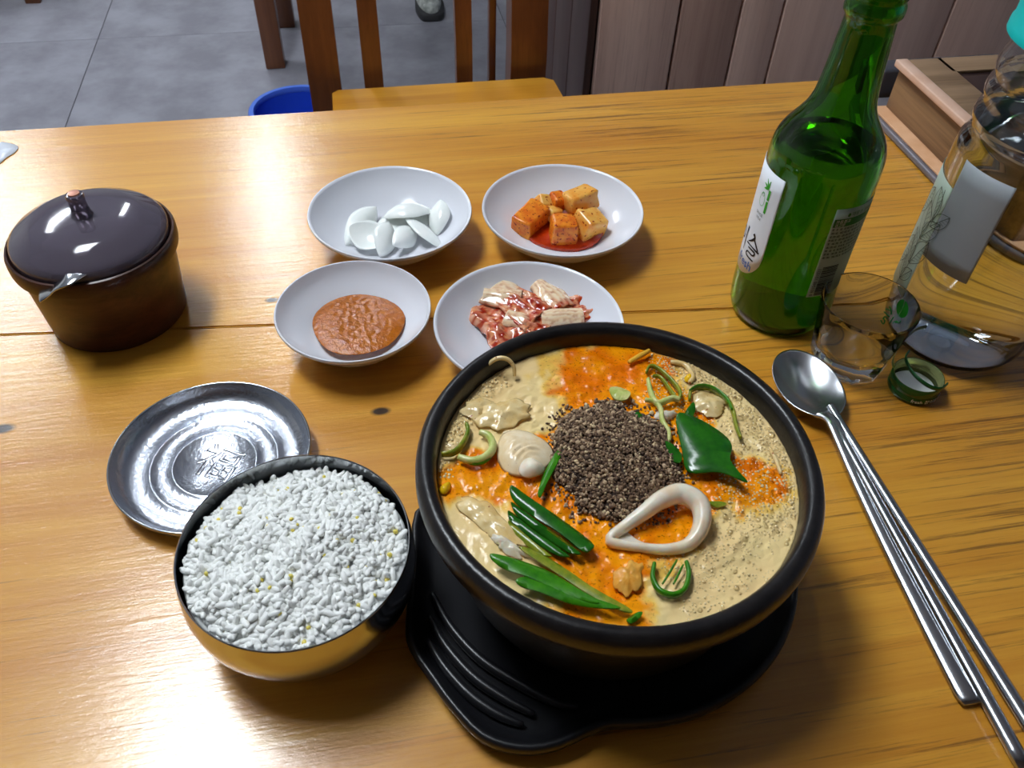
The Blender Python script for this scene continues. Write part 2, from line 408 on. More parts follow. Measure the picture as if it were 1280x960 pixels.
# torn sticker at the left back
P = [at(-6, 182, T), at(8, 179, T), at(23, 184, T), at(18, 192, T), at(8, 198, T), at(0, 205, T), at(-8, 207, T)]
V, F = slab_geo(smooth_path(P, 3, True), T+.0002, T+.0008)
tag(mesh_obj('sticker', V, F, mat('sticker_white', (225, 230, 240), .25)), 'torn white sticker at the far left edge of the table', 'sticker')

# ------------------------------------------------------------------ chair behind the table
CY = 1.335
ch = empty('dining_chair', (.11, 1.15, 0)); tag(ch, 'wooden chair with yellow seat and red-brown back posts, pushed to the far side', 'chair')
sx0, sx1 = -.041, .322
V, F = slab_geo(smooth_path([(sx0, 1.30), (sx0+.01, 1.309), (sx1-.015, 1.311), (sx1, 1.30), (sx1+.004, 1.22), (sx1-.02, .96), (sx1-.035, .945), (sx0+.03, .945), (sx0+.015, .96), (sx0-.001, 1.22)], 1, True), .415, .44)
o = mesh_obj('seat', V, F, SEAT_W, ch, smooth=True); autosmooth(o, 40)
def post(name, pxa, pxb, py, yc, dep, z0, z1, parent, lean=.03, m=BROWN_W):
    xa, xb = float(atY(pxa, py, yc)[0]), float(atY(pxb, py, yc)[0]); xc = (xa+xb)/2; wd = xb-xa
    P = smooth_path([(xc, yc+dep/2+lean*.6, z0), (xc, yc+dep/2, .40), (xc, yc+dep/2, .5), (xc, yc+dep/2+lean, .72), (xc, yc+dep/2+lean*2.2, z1)] if z0 < .2 else [(xc, yc+dep/2, z0), (xc, yc+dep/2, .5), (xc, yc+dep/2+lean, .72), (xc, yc+dep/2+lean*2.2, z1)], 4)
    V = []; F = []
    for p in P:
        for a, b in ((-1, -1), (1, -1), (1, 1), (-1, 1)): V.append((p[0]+a*wd/2, p[1]+b*dep/2, p[2]))
    n = len(P)
    for i in range(n-1):
        for k in range(4): F.append((i*4+k, i*4+(k+1) % 4, i*4+4+(k+1) % 4, i*4+4+k))
    F.append((3, 2, 1, 0)); F.append(tuple((n-1)*4+k for k in range(4)))
    o = mesh_obj(name, V, F, m, parent, smooth=True); autosmooth(o, 30); return xc
xl = post('back_post', 370, 413, 0, CY, .05, 0, .88, ch)
xr = post('back_post', 640, 686, 20, CY, .05, 0, .88, ch)
post('back_slat', 447, 472, 20, CY+.01, .022, .36, .84, ch); post('back_slat', 569, 590, 20, CY+.01, .022, .36, .84, ch)
box('back_slat', (float(atY(619, 40, CY+.02)[0]), CY+.055, .60), (.012, .02, .5), BROWN_W, ch, bev=.002)
box('top_rail', ((xl+xr)/2, CY+.085, .86), (xr-xl+.08, .03, .09), BROWN_W, ch, bev=.006)
box('seat_rail', ((xl+xr)/2, CY+.022, .37), (xr-xl, .03, .06), BROWN_W, ch, bev=.003)
for x in (sx0+.03, sx1-.035): box('leg', (x, .985, .2075), (.04, .04, .415), BROWN_W, ch, bev=.003)
for x in (sx0+.03, sx1-.035): box('side_rail', (x, 1.16, .39), (.02, .32, .05), BROWN_W, ch, bev=.002)

# far tables: only their legs reach into the picture
def far_table(px, py, label):
    p = at(px, py, 0); e = empty('far_table', (p[0]+.6, p[1]+.4, 0)); tag(e, label, 'table', 'tables across the room')
    x, y = p[0], p[1]+.03
    box('table_top', (x+.52, y+.14, .705), (1.14, .62, .03), BROWN_W, e, bev=.003)
    for dx in (0, 1.04):
        for dy in (0, .27): box('leg', (x+dx+dy*.1, y+dy, .345), (.052, .055, .69), BROWN_W, e, bev=.003)
    return e
far_table(345, 87, 'brown wooden table whose leg stands beside the blue bin')
e = empty('far_stool', (*at(41, 6, 0)[:2], 0)); tag(e, 'brown wooden stool leg at the top left of the floor', 'stool')
p = at(41, 6, 0)
for dx in (-.26, 0):
    for dy in (.03, .29): box('leg', (p[0]+dx, p[1]+dy, .21), (.045, .045, .42), BROWN_W, e, bev=.003)
box('seat', (p[0]-.13, p[1]+.16, .435), (.34, .34, .03), BROWN_W, e, bev=.006)
# blue bin
bz = .22; c = at(373, 134, bz); BR = .098
BLUE = mat('blue_plastic', (38, 78, 205), .35, spec=.4)
BLUE_R = mat('blue_plastic_rim', (82, 122, 222), .35)
b = empty('waste_bin', (c[0], c[1], 0)); tag(b, 'round blue plastic bin on the floor behind the table', 'bin')
lathe('body', [(0, .006), (.07, .006), (.072, .01), (BR-.006, bz-.004), (BR-.002, bz-.004), (.076, .004), (.072, .0005), (0, .0005)], (c[0], c[1], 0), BLUE, b)
lathe('rim', [(BR-.007, bz-.012), (BR+.003, bz-.012), (BR+.005, bz-.004), (BR+.002, bz), (BR-.006, bz), (BR-.008, bz-.006), (BR-.007, bz-.012)], (c[0], c[1], 0), BLUE_R, b)

# shoe
SH = mat('shoe_mottled_canvas', (150, 156, 150), .8, var=(228, 232, 226), vscale=45)
c = at(541, 27, 0); sh = empty('shoe', (c[0], c[1]+.1, 0)); tag(sh, 'mottled grey canvas shoe of a person standing across the room', 'shoe')
prof = [(-.022, .0), (-.036, .02), (-.043, .06), (-.044, .1), (-.036, .16), (-.034, .22), (-.03, .26), (-.016, .275)]
outl = [(c[0]+x, c[1]+y) for x, y in prof]+[(c[0]-x, c[1]+y) for x, y in prof[::-1]]
V, F = slab_geo(smooth_path([(*q, 0) for q in outl], 3, True), 0, .022); mesh_obj('sole', V, F, mat('shoe_sole', (60, 60, 62), .7), sh)
bm = bmesh.new(); bmesh.ops.create_uvsphere(bm, u_segments=28, v_segments=16, radius=1)
for v in bm.verts:
    t = (v.co.y+1)/2; hgt = .045+.05*max(0, min(1, (t-.25)/.4)); v.co = Vector((c[0]+v.co.x*(.042-.006*t), c[1]+.004+t*.268, .02+max(v.co.z, -.1)*hgt))
V = [tuple(v.co) for v in bm.verts]; bm.verts.index_update(); F = [[v.index for v in f.verts] for f in bm.faces]; bm.free(); mesh_obj('upper', V, F, SH, sh)
tube('laces', smooth_path([(c[0]-.02, c[1]+.08, .095), (c[0]+.02, c[1]+.095, .1), (c[0]-.02, c[1]+.11, .105), (c[0]+.02, c[1]+.125, .108)], 4), .003, mat('lace', (215, 215, 210), .8), sh)
# ------------------------------------------------------------------ stoneware pot on its tray
PC = np.array([.0928, .2153])
STONE = mat('black_stoneware', (20, 18, 19), .30, spec=.5, var=(32, 29, 29), vscale=120, bump=.25, bscale=420, bdist=.0006)
PLAST = mat('black_plastic', (22, 22, 25), .34, spec=.5, bump=.12, bscale=700, bdist=.0003)
# tray: round plate and a handle tongue at its lower left
tr = empty('pot_tray', (PC[0], PC[1], T)); tag(tr, 'black plastic tray with ridged handle under the stew pot', 'tray')
tc0 = (PC[0]+.008, PC[1]+.005); TR = .0905
hand = [(-.0880, .0400), (-.0925, .010), (-.0980, -.020), (-.0975, -.034), (-.0900, -.0500), (-.0830, -.0635), (-.0720, -.0790), (-.0570, -.0868), (-.0404, -.0878), (-.0200, -.0830)]
arc = [(tc0[0]-PC[0]+TR*math.cos(a), tc0[1]-PC[1]+TR*math.sin(a)) for a in np.radians(np.arange(-98, 158, 8))]
outl = smooth_path([(PC[0]+x, PC[1]+y, 0) for x, y in hand+arc], 3, True)
def tray_geo():
    o2 = [p[:2] for p in outl]; n = len(o2)
    def off(d):
        out = []
        for i in range(n):
            t = o2[(i+1) % n]-o2[i-1]; t = t/np.linalg.norm(t); out.append(o2[i]+np.array([-t[1], t[0]])*d)
        return out
    lay = [(.012, .0), (.006, .0), (.0012, .006), (0, .012), (.0006, .0142), (.002, .015), (.0036, .0142), (.0048, .0115), (.012, .0085)]
    V = []; F = []
    for d, z in lay: V += [(*p, T+z) for p in off(d)]
    for i in range(len(lay)-1):
        for k in range(n): F.append((i*n+k, i*n+(k+1) % n, (i+1)*n+(k+1) % n, (i+1)*n+k))
    cx = np.mean(off(.012), axis=0); b0 = len(V); V.append((*cx, T)); V.append((*cx, T+.0085)); L0 = (len(lay)-1)*n
    for k in range(n): F.append((k, b0, (k+1) % n)); F.append((L0+k, L0+(k+1) % n, b0+1))
    return V, F
V, F = tray_geo(); o = mesh_obj('plate', V, F, PLAST, tr); fixn(o)
ridges = [[(540, 742), (562, 782), (598, 822), (640, 850), (690, 876), (722, 884)], [(537, 771), (556, 806), (590, 845), (630, 873), (668, 893)],
          [(535, 800), (554, 832), (586, 868), (622, 893), (654, 906)]]
for q in ridges:
    P = smooth_path([at(x, y, T+.011) for x, y in q], 5); n = len(P)
    tube('ridge', P, [.0006+.0019*math.sin(math.pi*min(1, max(.06, i/(n-1)*.94+.03)))**.5 for i in range(n)], PLAST, tr, n=8, flat=1.2)
# pot
pot = empty('stew_pot', (PC[0], PC[1], T+.0088)); tag(pot, 'black stoneware bowl full of bubbling orange stew', 'pot')
ZR = .092
prof = [(0, .0088), (.060, .0088), (.064, .012), (.071, .03), (.0765, .055), (.0785, .068), (.0792, .073), (.0835, .0755), (.0862, .0785), (.0871, .083), (.0868, .0875), (.0850, .0910), (.0825, .0920), (.0800, .0912), (.0786, .0885), (.0780, .083), (.0765, .07), (.072, .045), (.062, .024), (.050, .018), (0, .017)]
lathe('bowl', prof, (PC[0], PC[1], T), STONE, pot, n=96, sharp=70)

# ------------------------------------------------------------------ the stew
ZS = T+.0815; RS = .0778
orange = [(735, 470, 75, 38, 1.2), (690, 470, 30, 25, -.2), (790, 460, 60, 30, 1.0), (770, 575, 120, 100, 1.3), (820, 520, 50, 55, 1.0), (905, 600, 70, 36, 1.3), (950, 600, 40, 25, .8), (880, 560, 40, 40, .8),
          (740, 725, 45, 60, 1.4), (700, 660, 45, 60, 1.2), (610, 590, 65, 26, 1.3), (575, 600, 40, 22, .8), (660, 600, 50, 30, 1.0), (830, 655, 55, 30, 1.2), (765, 690, 45, 40, 1.0), (770, 765, 40, 20, .9),
          (905, 700, 70, 40, .34), (950, 650, 60, 40, .22), (870, 745, 40, 25, .3),
          (640, 520, 60, 32, -1.3), (610, 480, 60, 40, -1.0), (590, 540, 40, 30, -.9), (610, 680, 50, 46, -1.1), (930, 500, 50, 40, -.9), (960, 540, 40, 30, -.6), (930, 700, 80, 70, -.9), (900, 480, 40, 26, -.8)]
def soup_mask(x, y, z):
    px, py = proj((x, y, z)); v = 0.
    wx = px+26*fbm(px/55., py/55., 3.1); wy = py+26*fbm(px/55., py/55., 9.7)
    for cx, cy, rx, ry, a in orange:
        d = ((wx-cx)/rx)**2+((wy-cy)/ry)**2
        if d < 4: v += a*math.exp(-d*1.1)
    return v+.25*fbm(px/16., py/16., 5.5), px, py
def soup_height(x, y):
    return .0016*fbm(x*80, y*80, 1.3)+.0010*fbm(x*240, y*240, 4.)
NR, NA = 110, 300; V = [(PC[0], PC[1], ZS)]; F = []
for i in range(1, NR+1):
    r = RS*i/NR
    for k in range(NA):
        a = 2*math.pi*k/NA; x, y = PC[0]+r*math.cos(a), PC[1]+r*math.sin(a)
        V.append((x, y, ZS+soup_height(x, y)*(1-.7*(i/NR)**8)))
for k in range(NA): F.append((0, 1+k, 1+(k+1) % NA))
for i in range(NR-1):
    for k in range(NA): F.append((1+i*NA+k, 1+(i+1)*NA+k, 1+(i+1)*NA+(k+1) % NA, 1+i*NA+(k+1) % NA))
# closed underside so that the broth is a body, not a sheet
base = len(V); V.append((PC[0], PC[1], T+.022))
NB = len(V)
for r, z in ((.0755, T+.066), (.070, T+.044), (.058, T+.026)):
    for k in range(NA): a = 2*math.pi*k/NA; V.append((PC[0]+r*math.cos(a), PC[1]+r*math.sin(a), z))
prev = 1+(NR-1)*NA
for s in range(3):
    cur = NB+s*NA
    for k in range(NA): F.append((prev+k, cur+k, cur+(k+1) % NA, prev+(k+1) % NA))
    prev = cur
for k in range(NA): F.append((prev+k, base, prev+(k+1) % NA))
c_o, c_od, c_b, c_bp, c_y = [np.array(s2l(c)) for c in ((250, 156, 8), (232, 116, 4), (238, 212, 150), (242, 206, 146), (242, 190, 30))]
cols = []
for x, y, z in V:
    v, px, py = soup_mask(x, y, z); t = min(1, max(0, (v-.30)/.45)); t = t*t*(3-2*t)
    pk = min(1, max(0, .5+.9*fbm(px/40., py/40., 2.2))); bei = c_b*(1-pk*.7)+c_bp*pk*.7
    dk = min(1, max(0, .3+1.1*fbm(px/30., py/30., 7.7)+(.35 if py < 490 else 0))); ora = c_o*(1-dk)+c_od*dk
    e = math.exp(-((v-.42)/.16)**2)*.6; c = bei*(1-t)+ora*t; c = c*(1-e)+c_y*e
    cols.append(c)
def soup_mat():
    m = mat('stew_broth', (230, 150, 60), .20, spec=.35, attr='Col'); nt = m.node_tree; N = nt.nodes; L = nt.links; p = N['Principled BSDF']
    a = N['Attribute'] if 'Attribute' in N else [n for n in N if n.type == 'ATTRIBUTE'][0]; tc = [n for n in N if n.type == 'TEX_COORD'][0]
    nz = N.new('ShaderNodeTexNoise'); nz.inputs['Scale'].default_value = 900; nz.inputs['Detail'].default_value = 3; L.new(tc.outputs['Object'], nz.inputs['Vector'])
    cr = N.new('ShaderNodeValToRGB'); cr.color_ramp.elements[0].position = .60; cr.color_ramp.elements[1].position = .68
    cr.color_ramp.elements[0].color = (0, 0, 0, 1); cr.color_ramp.elements[1].color = (.85, .85, .85, 1); L.new(nz.outputs['Fac'], cr.inputs['Fac'])
    sp = N.new('ShaderNodeSeparateColor'); L.new(a.outputs['Color'], sp.inputs[0])
    om = N.new('ShaderNodeMath'); om.operation = 'MULTIPLY_ADD'; om.use_clamp = True; L.new(sp.outputs[2], om.inputs[0]); om.inputs[1].default_value = -5.; om.inputs[2].default_value = 1.15
    fm = N.new('ShaderNodeMath'); fm.operation = 'MULTIPLY'; L.new(cr.outputs['Color'], fm.inputs[0]); L.new(om.outputs[0], fm.inputs[1])
    mx = N.new('ShaderNodeMix'); mx.data_type = 'RGBA'; L.new(fm.outputs[0], mx.inputs['Factor']); L.new(a.outputs['Color'], mx.inputs['A'])
    dk = N.new('ShaderNodeMix'); dk.data_type = 'RGBA'; dk.blend_type = 'MULTIPLY'; dk.inputs['Factor'].default_value = 1; L.new(a.outputs['Color'], dk.inputs['A']); dk.inputs['B'].default_value = (.34, .22, .16, 1)
    L.new(dk.outputs['Result'], mx.inputs['B']); L.new(mx.outputs['Result'], p.inputs['Base Color'])
    vo = N.new('ShaderNodeTexVoronoi'); vo.inputs['Scale'].default_value = 420; L.new(tc.outputs['Object'], vo.inputs['Vector'])
    nb = N.new('ShaderNodeTexNoise'); nb.inputs['Scale'].default_value = 260; nb.inputs['Detail'].default_value = 5; L.new(tc.outputs['Object'], nb.inputs['Vector'])
    ad = N.new('ShaderNodeMath'); ad.operation = 'MULTIPLY_ADD'; L.new(vo.outputs['Distance'], ad.inputs[0]); ad.inputs[1].default_value = -.5; L.new(nb.outputs['Fac'], ad.inputs[2])
    bp = N.new('ShaderNodeBump'); bp.inputs['Strength'].default_value = .35; bp.inputs['Distance'].default_value = .0010; L.new(ad.outputs[0], bp.inputs['Height']); L.new(bp.outputs['Normal'], p.inputs['Normal'])
    return m
o = mesh_obj('stew_broth', V, F, soup_mat(), loc=(PC[0], PC[1], T+.022)); fixn(o); color_attr(o, cols)
tag(o, 'orange and cream bubbling stew broth filling the black pot', 'soup')

# foam bubbles on the broth
def blobs(n, gen, sub):
    Vi, Fi = ico(sub); VV = []; FF = []; k = 0
    while k < n:
        g_ = gen()
        if g_ is None: continue
        ctr, sc_, R_ = g_; VV.append((Vi*np.asarray(sc_))@R_.T+ctr); FF.append(Fi+k*len(Vi)); k += 1
    return np.concatenate(VV), np.concatenate(FF)
I3 = np.eye(3)
def gen_bub():
    a = RNG.random()
    if a < .50:      # right-hand rim froth
        th = math.radians(RNG.uniform(-38, 62)); r = RS-.0015-abs(RNG.normal(0, .0055)); s = RNG.uniform(.0005, .0011)
        if RNG.random() < .22 and th > .05: s = RNG.uniform(.0013, .0023); r = RS-s-abs(RNG.normal(0, .0025))
    elif a < .68:    # left-hand rim
        th = math.radians(RNG.uniform(122, 175)); r = RS-.0012-abs(RNG.normal(0, .003)); s = RNG.uniform(.0005, .0011)
    else:
        th = math.radians(RNG.uniform(-85, 60)); r = RS*math.sqrt(RNG.uniform(.3, .98)); s = RNG.uniform(.00025, .0006) if RNG.random() < .9 else RNG.uniform(.0007, .0012)
        if math.hypot(r*math.cos(th), r*math.sin(th)-.004) < .036: return None
    return PC[0]+r*math.cos(th), PC[1]+r*math.sin(th), s
def dome_geo():
    V = [(0, 0, 1.)]; F = []
    for i, e in enumerate((62, 32, 2)):
        for k in range(10): t = 2*math.pi*k/10; V.append((math.cos(math.radians(e))*math.cos(t), math.cos(math.radians(e))*math.sin(t), math.sin(math.radians(e))))
    for k in range(10):
        k2 = (k+1) % 10; F.append((0, 1+k, 1+k2))
        for i in range(2): a_, b_, c_, d_ = 1+i*10+k, 1+i*10+10+k, 1+i*10+10+k2, 1+i*10+k2; F += [(a_, b_, c_), (a_, c_, d_)]
    return np.array(V), np.array(F)
DV, DF = dome_geo(); placed = []; grid = {}
tries = 0
while len(placed) < 2000 and tries < 14000:
    tries += 1; g_ = gen_bub()
    if g_ is None: continue
    x, y, s_ = g_
    if math.hypot(x-PC[0], y-PC[1])+s_ > RS: continue
    key = (int(x/.004), int(y/.004)); near = [q for dx in (-1, 0, 1) for dy in (-1, 0, 1) for q in grid.get((key[0]+dx, key[1]+dy), [])]
    if any(math.hypot(x-q[0], y-q[1]) < .92*(s_+q[2]) for q in near): continue
    placed.append(g_); grid.setdefault(key, []).append(g_)
def dome_mesh(sel):
    VV = [DV*np.array([q[2], q[2], q[2]*.85])+np.array([q[0], q[1], ZS+soup_height(q[0], q[1])]) for q in sel]; FF = [DF+i*len(DV) for i in range(len(sel))]
    return np.concatenate(VV), np.concatenate(FF)
def bubble_mat():
    m = bpy.data.materials.new('bubble_film'); m.use_nodes = True; N = m.node_tree.nodes; L = m.node_tree.links; out = N['Material Output']
    N.remove(N['Principled BSDF']); tr_ = N.new('ShaderNodeBsdfTransparent'); tr_.inputs[0].default_value = (.98, .97, .94, 1); gl_ = N.new('ShaderNodeBsdfGlossy'); gl_.inputs['Roughness'].default_value = .06
    fr = N.new('ShaderNodeFresnel'); fr.inputs['IOR'].default_value = 1.5; mx = N.new('ShaderNodeMixShader'); L.new(fr.outputs[0], mx.inputs[0]); L.new(tr_.outputs[0], mx.inputs[1]); L.new(gl_.outputs[0], mx.inputs[2]); L.new(mx.outputs[0], out.inputs['Surface'])
    return m
V, F = dome_mesh([q for q in placed if q[2] < .0008]); o = fast_mesh('froth', V, F, mat('froth_cream', (232, 206, 152), .12, spec=.6), loc=(PC[0], PC[1], ZS)); tag(o, 'fine cream froth along the rim of the stew', 'froth', kind='stuff')
V, F = dome_mesh([q for q in placed if q[2] >= .0008]); o = fast_mesh('foam_bubbles', V, F, bubble_mat(), loc=(PC[0], PC[1], ZS)); tag(o, 'larger clear bubbles along the rim of the stew', 'bubbles', kind='stuff')

# ground spice mound
MC = np.array([PC[0]+.0000, PC[1]+.0045]); MA, MB = .0290, .0315
def mound(x, y):
    dx, dy = (x-MC[0])/MA, (y-MC[1])/MB; d = math.hypot(dx, dy)*(1+.14*fbm(x*70, y*70, 8.))
    return max(0, 1-d**2.2), d
V = []; F = []; n = 60
for i in range(n):
    for j in range(n):
        x, y = MC[0]+(i/(n-1)*2-1)*.036, MC[1]+(j/(n-1)*2-1)*.036; h, d = mound(x, y); V.append((x, y, ZS-.004+(.0045+.0085*h**.8 if h > 0 else 0)+.0010*fbm(x*300, y*300)))
for i in range(n-1):
    for j in range(n-1): a = i*n+j; F.append((a, a+n, a+n+1, a+1))
V = np.array(V); F = np.array(F)
tri = np.concatenate([F[:, [0, 1, 2]], F[:, [0, 2, 3]]]); nV0 = len(V)
def gen_gran():
    x, y = MC[0]+RNG.uniform(-1, 1)*.035, MC[1]+RNG.uniform(-1, 1)*.037; h, d = mound(x, y)
    if h <= 0:
        if d > 1.22 or RNG.random() > .18: return None
    s = RNG.uniform(.00045, .0010) if RNG.random() < .92 else RNG.uniform(.0010, .0016)
    z = ZS+(.0008+.0085*h**.8 if h > 0 else soup_height(x, y))+RNG.uniform(0, .0008)
    return np.array([x, y, z]), np.array([s, s*RNG.uniform(.6, 1), s*RNG.uniform(.5, .9)]), rand_rot()
NG = 5200; Vg, Fg = blobs(NG, gen_gran, 1); cg = []
for i in range(NG):
    r = RNG.random(); c = np.array(s2l((116, 92, 72))) if r < .5 else np.array(s2l((80, 60, 48))) if r < .68 else np.array(s2l((170, 146, 120))) if r < .92 else np.array(s2l((196, 176, 142)))
    cg.append(np.repeat((c*np.array([1.03, 1., .93])*RNG.uniform(.75, 1.25))[None], len(ico(1)[0]), 0))
cb = np.repeat(np.array(s2l((62, 46, 36)))[None], nV0, 0)
o = fast_mesh('ground_spice', np.concatenate([V, Vg]), np.concatenate([tri, Fg+nV0]), mat('ground_spice', (70, 55, 45), .8, attr='Col'), loc=(PC[0], PC[1], ZS))
color_attr(o, np.concatenate([cb]+cg)); tag(o, 'heap of coarse dark brown ground perilla in the middle of the stew', 'spice', kind='stuff')

# --- pieces floating in the stew (1) -------------------------------------------------
GREEN_D = mat('leek_dark_green', (20, 80, 12), .22, spec=.6, var=(36, 104, 14), vscale=160, bump=.15, bscale=400, bdist=.0004)
GREEN_M = mat('leek_mid_green', (36, 108, 6), .24, spec=.6, var=(64, 136, 16), vscale=160, bump=.15, bscale=400, bdist=.0004)
GREEN_L = mat('leek_pale_green', (176, 192, 92), .28, spec=.6, var=(214, 210, 140), vscale=220)
GREEN_O = mat('leek_olive', (96, 122, 22), .25, spec=.6, var=(150, 150, 40), vscale=220)
PALE = mat('onion_translucent', (234, 210, 156), .18, spec=.6, var=(224, 188, 120), vscale=160, bump=.45, bscale=260, bdist=.0006)
WHITEM = mat('squid_white', (240, 230, 212), .22, spec=.6, sss=.3, var=(232, 208, 176), vscale=110)
def leaf(name, q, label, m, h=.0015, th=.0010, bulge=.003, cat='leek', wob=0., tip=None):
    P = [at(x, y, ZS+h) for x, y in q]; O = smooth_path(P, 4, True); c = np.mean([p[:2] for p in O], axis=0); R = max(np.hypot(*(p[:2]-c)) for p in O)
    d = np.array([p[:2] for p in O])-c; _, _, vt = np.linalg.svd(d); ax = vt[0]; half = max(abs(d@vt[1]))
    tdir = None if tip is None else (at(*tip, ZS)[:2]-c)
    def zf(x, y):
        q_ = np.array([x, y])-c; s = (q_@vt[1])/half; z = bulge*(1-s*s)
        if tdir is not None: z += wob*(q_@tdir)/R/np.hypot(*tdir)
        return z
    V, F = slab_geo(O, ZS+h-th, ZS+h, zf, inset=.03, step=1); o = mesh_obj(name, V, F, m); autosmooth(o, 60); tag(o, label, cat); return o
leaf('leek_leaf', [(844, 524), (868, 527), (903, 545), (914, 560), (911, 580), (922, 596), (932, 609), (900, 596), (862, 590), (852, 565)], 'large glossy diamond-cut dark green leek leaf right of the spice heap', GREEN_D, h=.004, bulge=.0035)
leaf('leek_leaf', [(829, 553), (842, 557), (852, 568), (850, 580), (838, 576), (830, 566)], 'small dark green leek scrap touching the right of the spice heap', GREEN_D, h=.004, bulge=.001)
leaf('leek_leaf', [(855, 518), (866, 504), (869, 514), (862, 526)], 'tiny dark leaf tip above the large diamond leek leaf', GREEN_D, h=.0035, bulge=.001)
leaf('leek_leaf', [(793, 518), (800, 517), (807, 527), (802, 532), (795, 528)], 'small green bit at the upper right edge of the spice heap', GREEN_D, h=.004, bulge=.001)
b4 = [[(639, 608), (660, 622), (700, 648), (740, 678), (738, 690), (728, 690), (700, 668), (664, 644), (640, 624)],
      [(640, 628), (664, 647), (700, 672), (726, 692), (716, 694), (690, 678), (660, 656), (642, 640)],
      [(637, 638), (660, 660), (690, 681), (712, 696), (700, 697), (672, 680), (648, 660), (636, 650)],
      [(636, 652), (650, 664), (672, 684), (690, 696), (680, 696), (656, 680), (638, 662)]]
for i, q in enumerate(b4):
    leaf('leek_strip', q, ['broad top strip of the dark green leek bundle', 'second strip of the dark green leek bundle', 'third narrow strip of the dark green leek bundle', 'lowest olive-green strip of the leek bundle'][i], GREEN_D if i < 3 else GREEN_O, h=.0048-.0010*i, bulge=.0016)
leaf('leek_leaf', [(613, 696), (630, 698), (665, 706), (690, 716), (720, 738), (748, 756), (735, 756), (700, 742), (660, 724), (632, 714), (616, 704)], 'long bright green leek leaf along the lower left rim', GREEN_M, h=.0045, bulge=.0025)
leaf('leek_leaf', [(645, 728), (668, 722), (700, 730), (740, 750), (775, 763), (755, 764), (715, 757), (675, 743), (652, 736)], 'bright green leek leaf closest to the pot front rim', GREEN_M, h=.004, bulge=.0025)
leaf('leek_strip', [(650, 684), (672, 690), (700, 706), (740, 735), (788, 762), (780, 766), (740, 746), (700, 720), (672, 702), (654, 690)], 'long thin olive leek strip above the bright green leaves', GREEN_O, h=.003, bulge=.001)
leaf('leek_strip', [(697, 564), (704, 563), (694, 585), (683, 606), (676, 622), (672, 618), (678, 596), (688, 576)], 'narrow green strip left of the spice heap', GREEN_M, h=.004, bulge=.001)
leaf('leek_bit', [(762, 487), (775, 484), (788, 492), (783, 501), (770, 500), (763, 494)], 'pale green leek bit floating above the spice heap', GREEN_L, h=.0025, bulge=.0015)
leaf('leek_bit', [(783, 775), (795, 766), (803, 767), (798, 774), (788, 780)], 'small green shred near the front rim of the stew', GREEN_M, h=.002, bulge=.001)
leaf('leek_bit', [(884, 628), (900, 627), (908, 631), (896, 634)], 'small green shred right of the squid ring', GREEN_O, h=.0015, bulge=.0006)
def ring(name, q, label, m, rad=.0012, h=.003, flat=1.8, closed=True, cat='leek', hz=None):
    P = [at(x, y, ZS+h+(hz[i] if hz else 0)) for i, (x, y) in enumerate(q)]; P = smooth_path(P, 5, closed); n = len(P)
    rr = [rad*(1+.2*math.sin(i*.9)) for i in range(n)] if closed else [rad*(.45+.55*math.sin(math.pi*min(1, max(0, .08+.84*i/(n-1))))**.6) for i in range(n)]
    o = tube(name, P, rr, m, n=8, closed=closed, flat=flat); return tag(o, label, cat)
ring('leek_ring', [(818, 704), (816, 722), (824, 738), (842, 744), (856, 736), (861, 718), (858, 702)], 'bright green open leek ring near the front right of the stew', GREEN_M, .0012, .003, 1.6, False)
for q, lab in (([(846, 700), (838, 714), (828, 730)], 'left thin green shred inside the front leek ring'), ([(854, 706), (848, 718), (842, 730)], 'right thin green shred inside the front leek ring')):
    ring('leek_shred', q, lab, GREEN_M, .0005, .003, 1.4, False)
ring('leek_ring', [(808, 466), (812, 458), (822, 460), (838, 474), (850, 490), (847, 500), (838, 488), (826, 472), (816, 470)], 'olive leek loop near the top right of the stew', GREEN_O, .0009, .003, 1.8, False)
ring('leek_ring', [(810, 474), (814, 492), (822, 504), (840, 498), (850, 500)], 'pale white-green leek curl below the olive loop', GREEN_L, .0014, .0035, 1.4, False)
ring('leek_ring', [(806, 500), (818, 502), (826, 512), (828, 526), (836, 540), (836, 552)], 'pale leek stem curling down from the white-green curl', GREEN_L, .0012, .0035, 1.4, False)
ring('leek_ring', [(862, 500), (864, 488), (876, 484), (892, 487), (908, 499), (916, 514), (920, 532), (926, 548)], 'large thin green leek ring at the upper right of the stew', GREEN_O, .0010, .003, 2.0, False)
ring('leek_ring', [(862, 488), (874, 482), (892, 485), (908, 498), (915, 512)], 'bright green outer edge of the upper right leek ring', GREEN_M, .0006, .0045, 2.2, False)
ring('leek_ring', [(552, 568), (566, 566), (578, 556), (585, 540), (583, 530)], 'left olive leek crescent by the left rim', GREEN_O, .0012, .003, 2.0, False)
ring('leek_ring', [(573, 571), (590, 576), (606, 572), (616, 560), (612, 546), (600, 540)], 'white and green leek crescent by the left rim', GREEN_L, .0019, .0035, 1.2, False)
ring('leek_ring', [(578, 574), (592, 580), (608, 576), (619, 562), (616, 550)], 'green skin of the leek crescent by the left rim', GREEN_M, .0007, .003, 1.5, False)
ring('bean_sprout', [(604, 468), (610, 456), (622, 448), (634, 449), (642, 458), (643, 470)], 'arched pale bean sprout sticking up at the upper left rim', PALE, .0011, .003, 1.0, False, 'bean sprout', hz=[0, .004, .007, .007, .004, 0])
ring('bean_sprout', [(786, 453), (798, 446), (812, 438)], 'yellow bean sprout stalk at the top of the stew', mat('sprout_yellow', (232, 176, 60), .25), .0014, .003, 1.0, False, 'bean sprout')
ring('bean_sprout', [(838, 452), (856, 456), (866, 470), (862, 478)], 'pale curved bean sprout near the upper right rim', PALE, .0014, .002, 1.0, False, 'bean sprout')
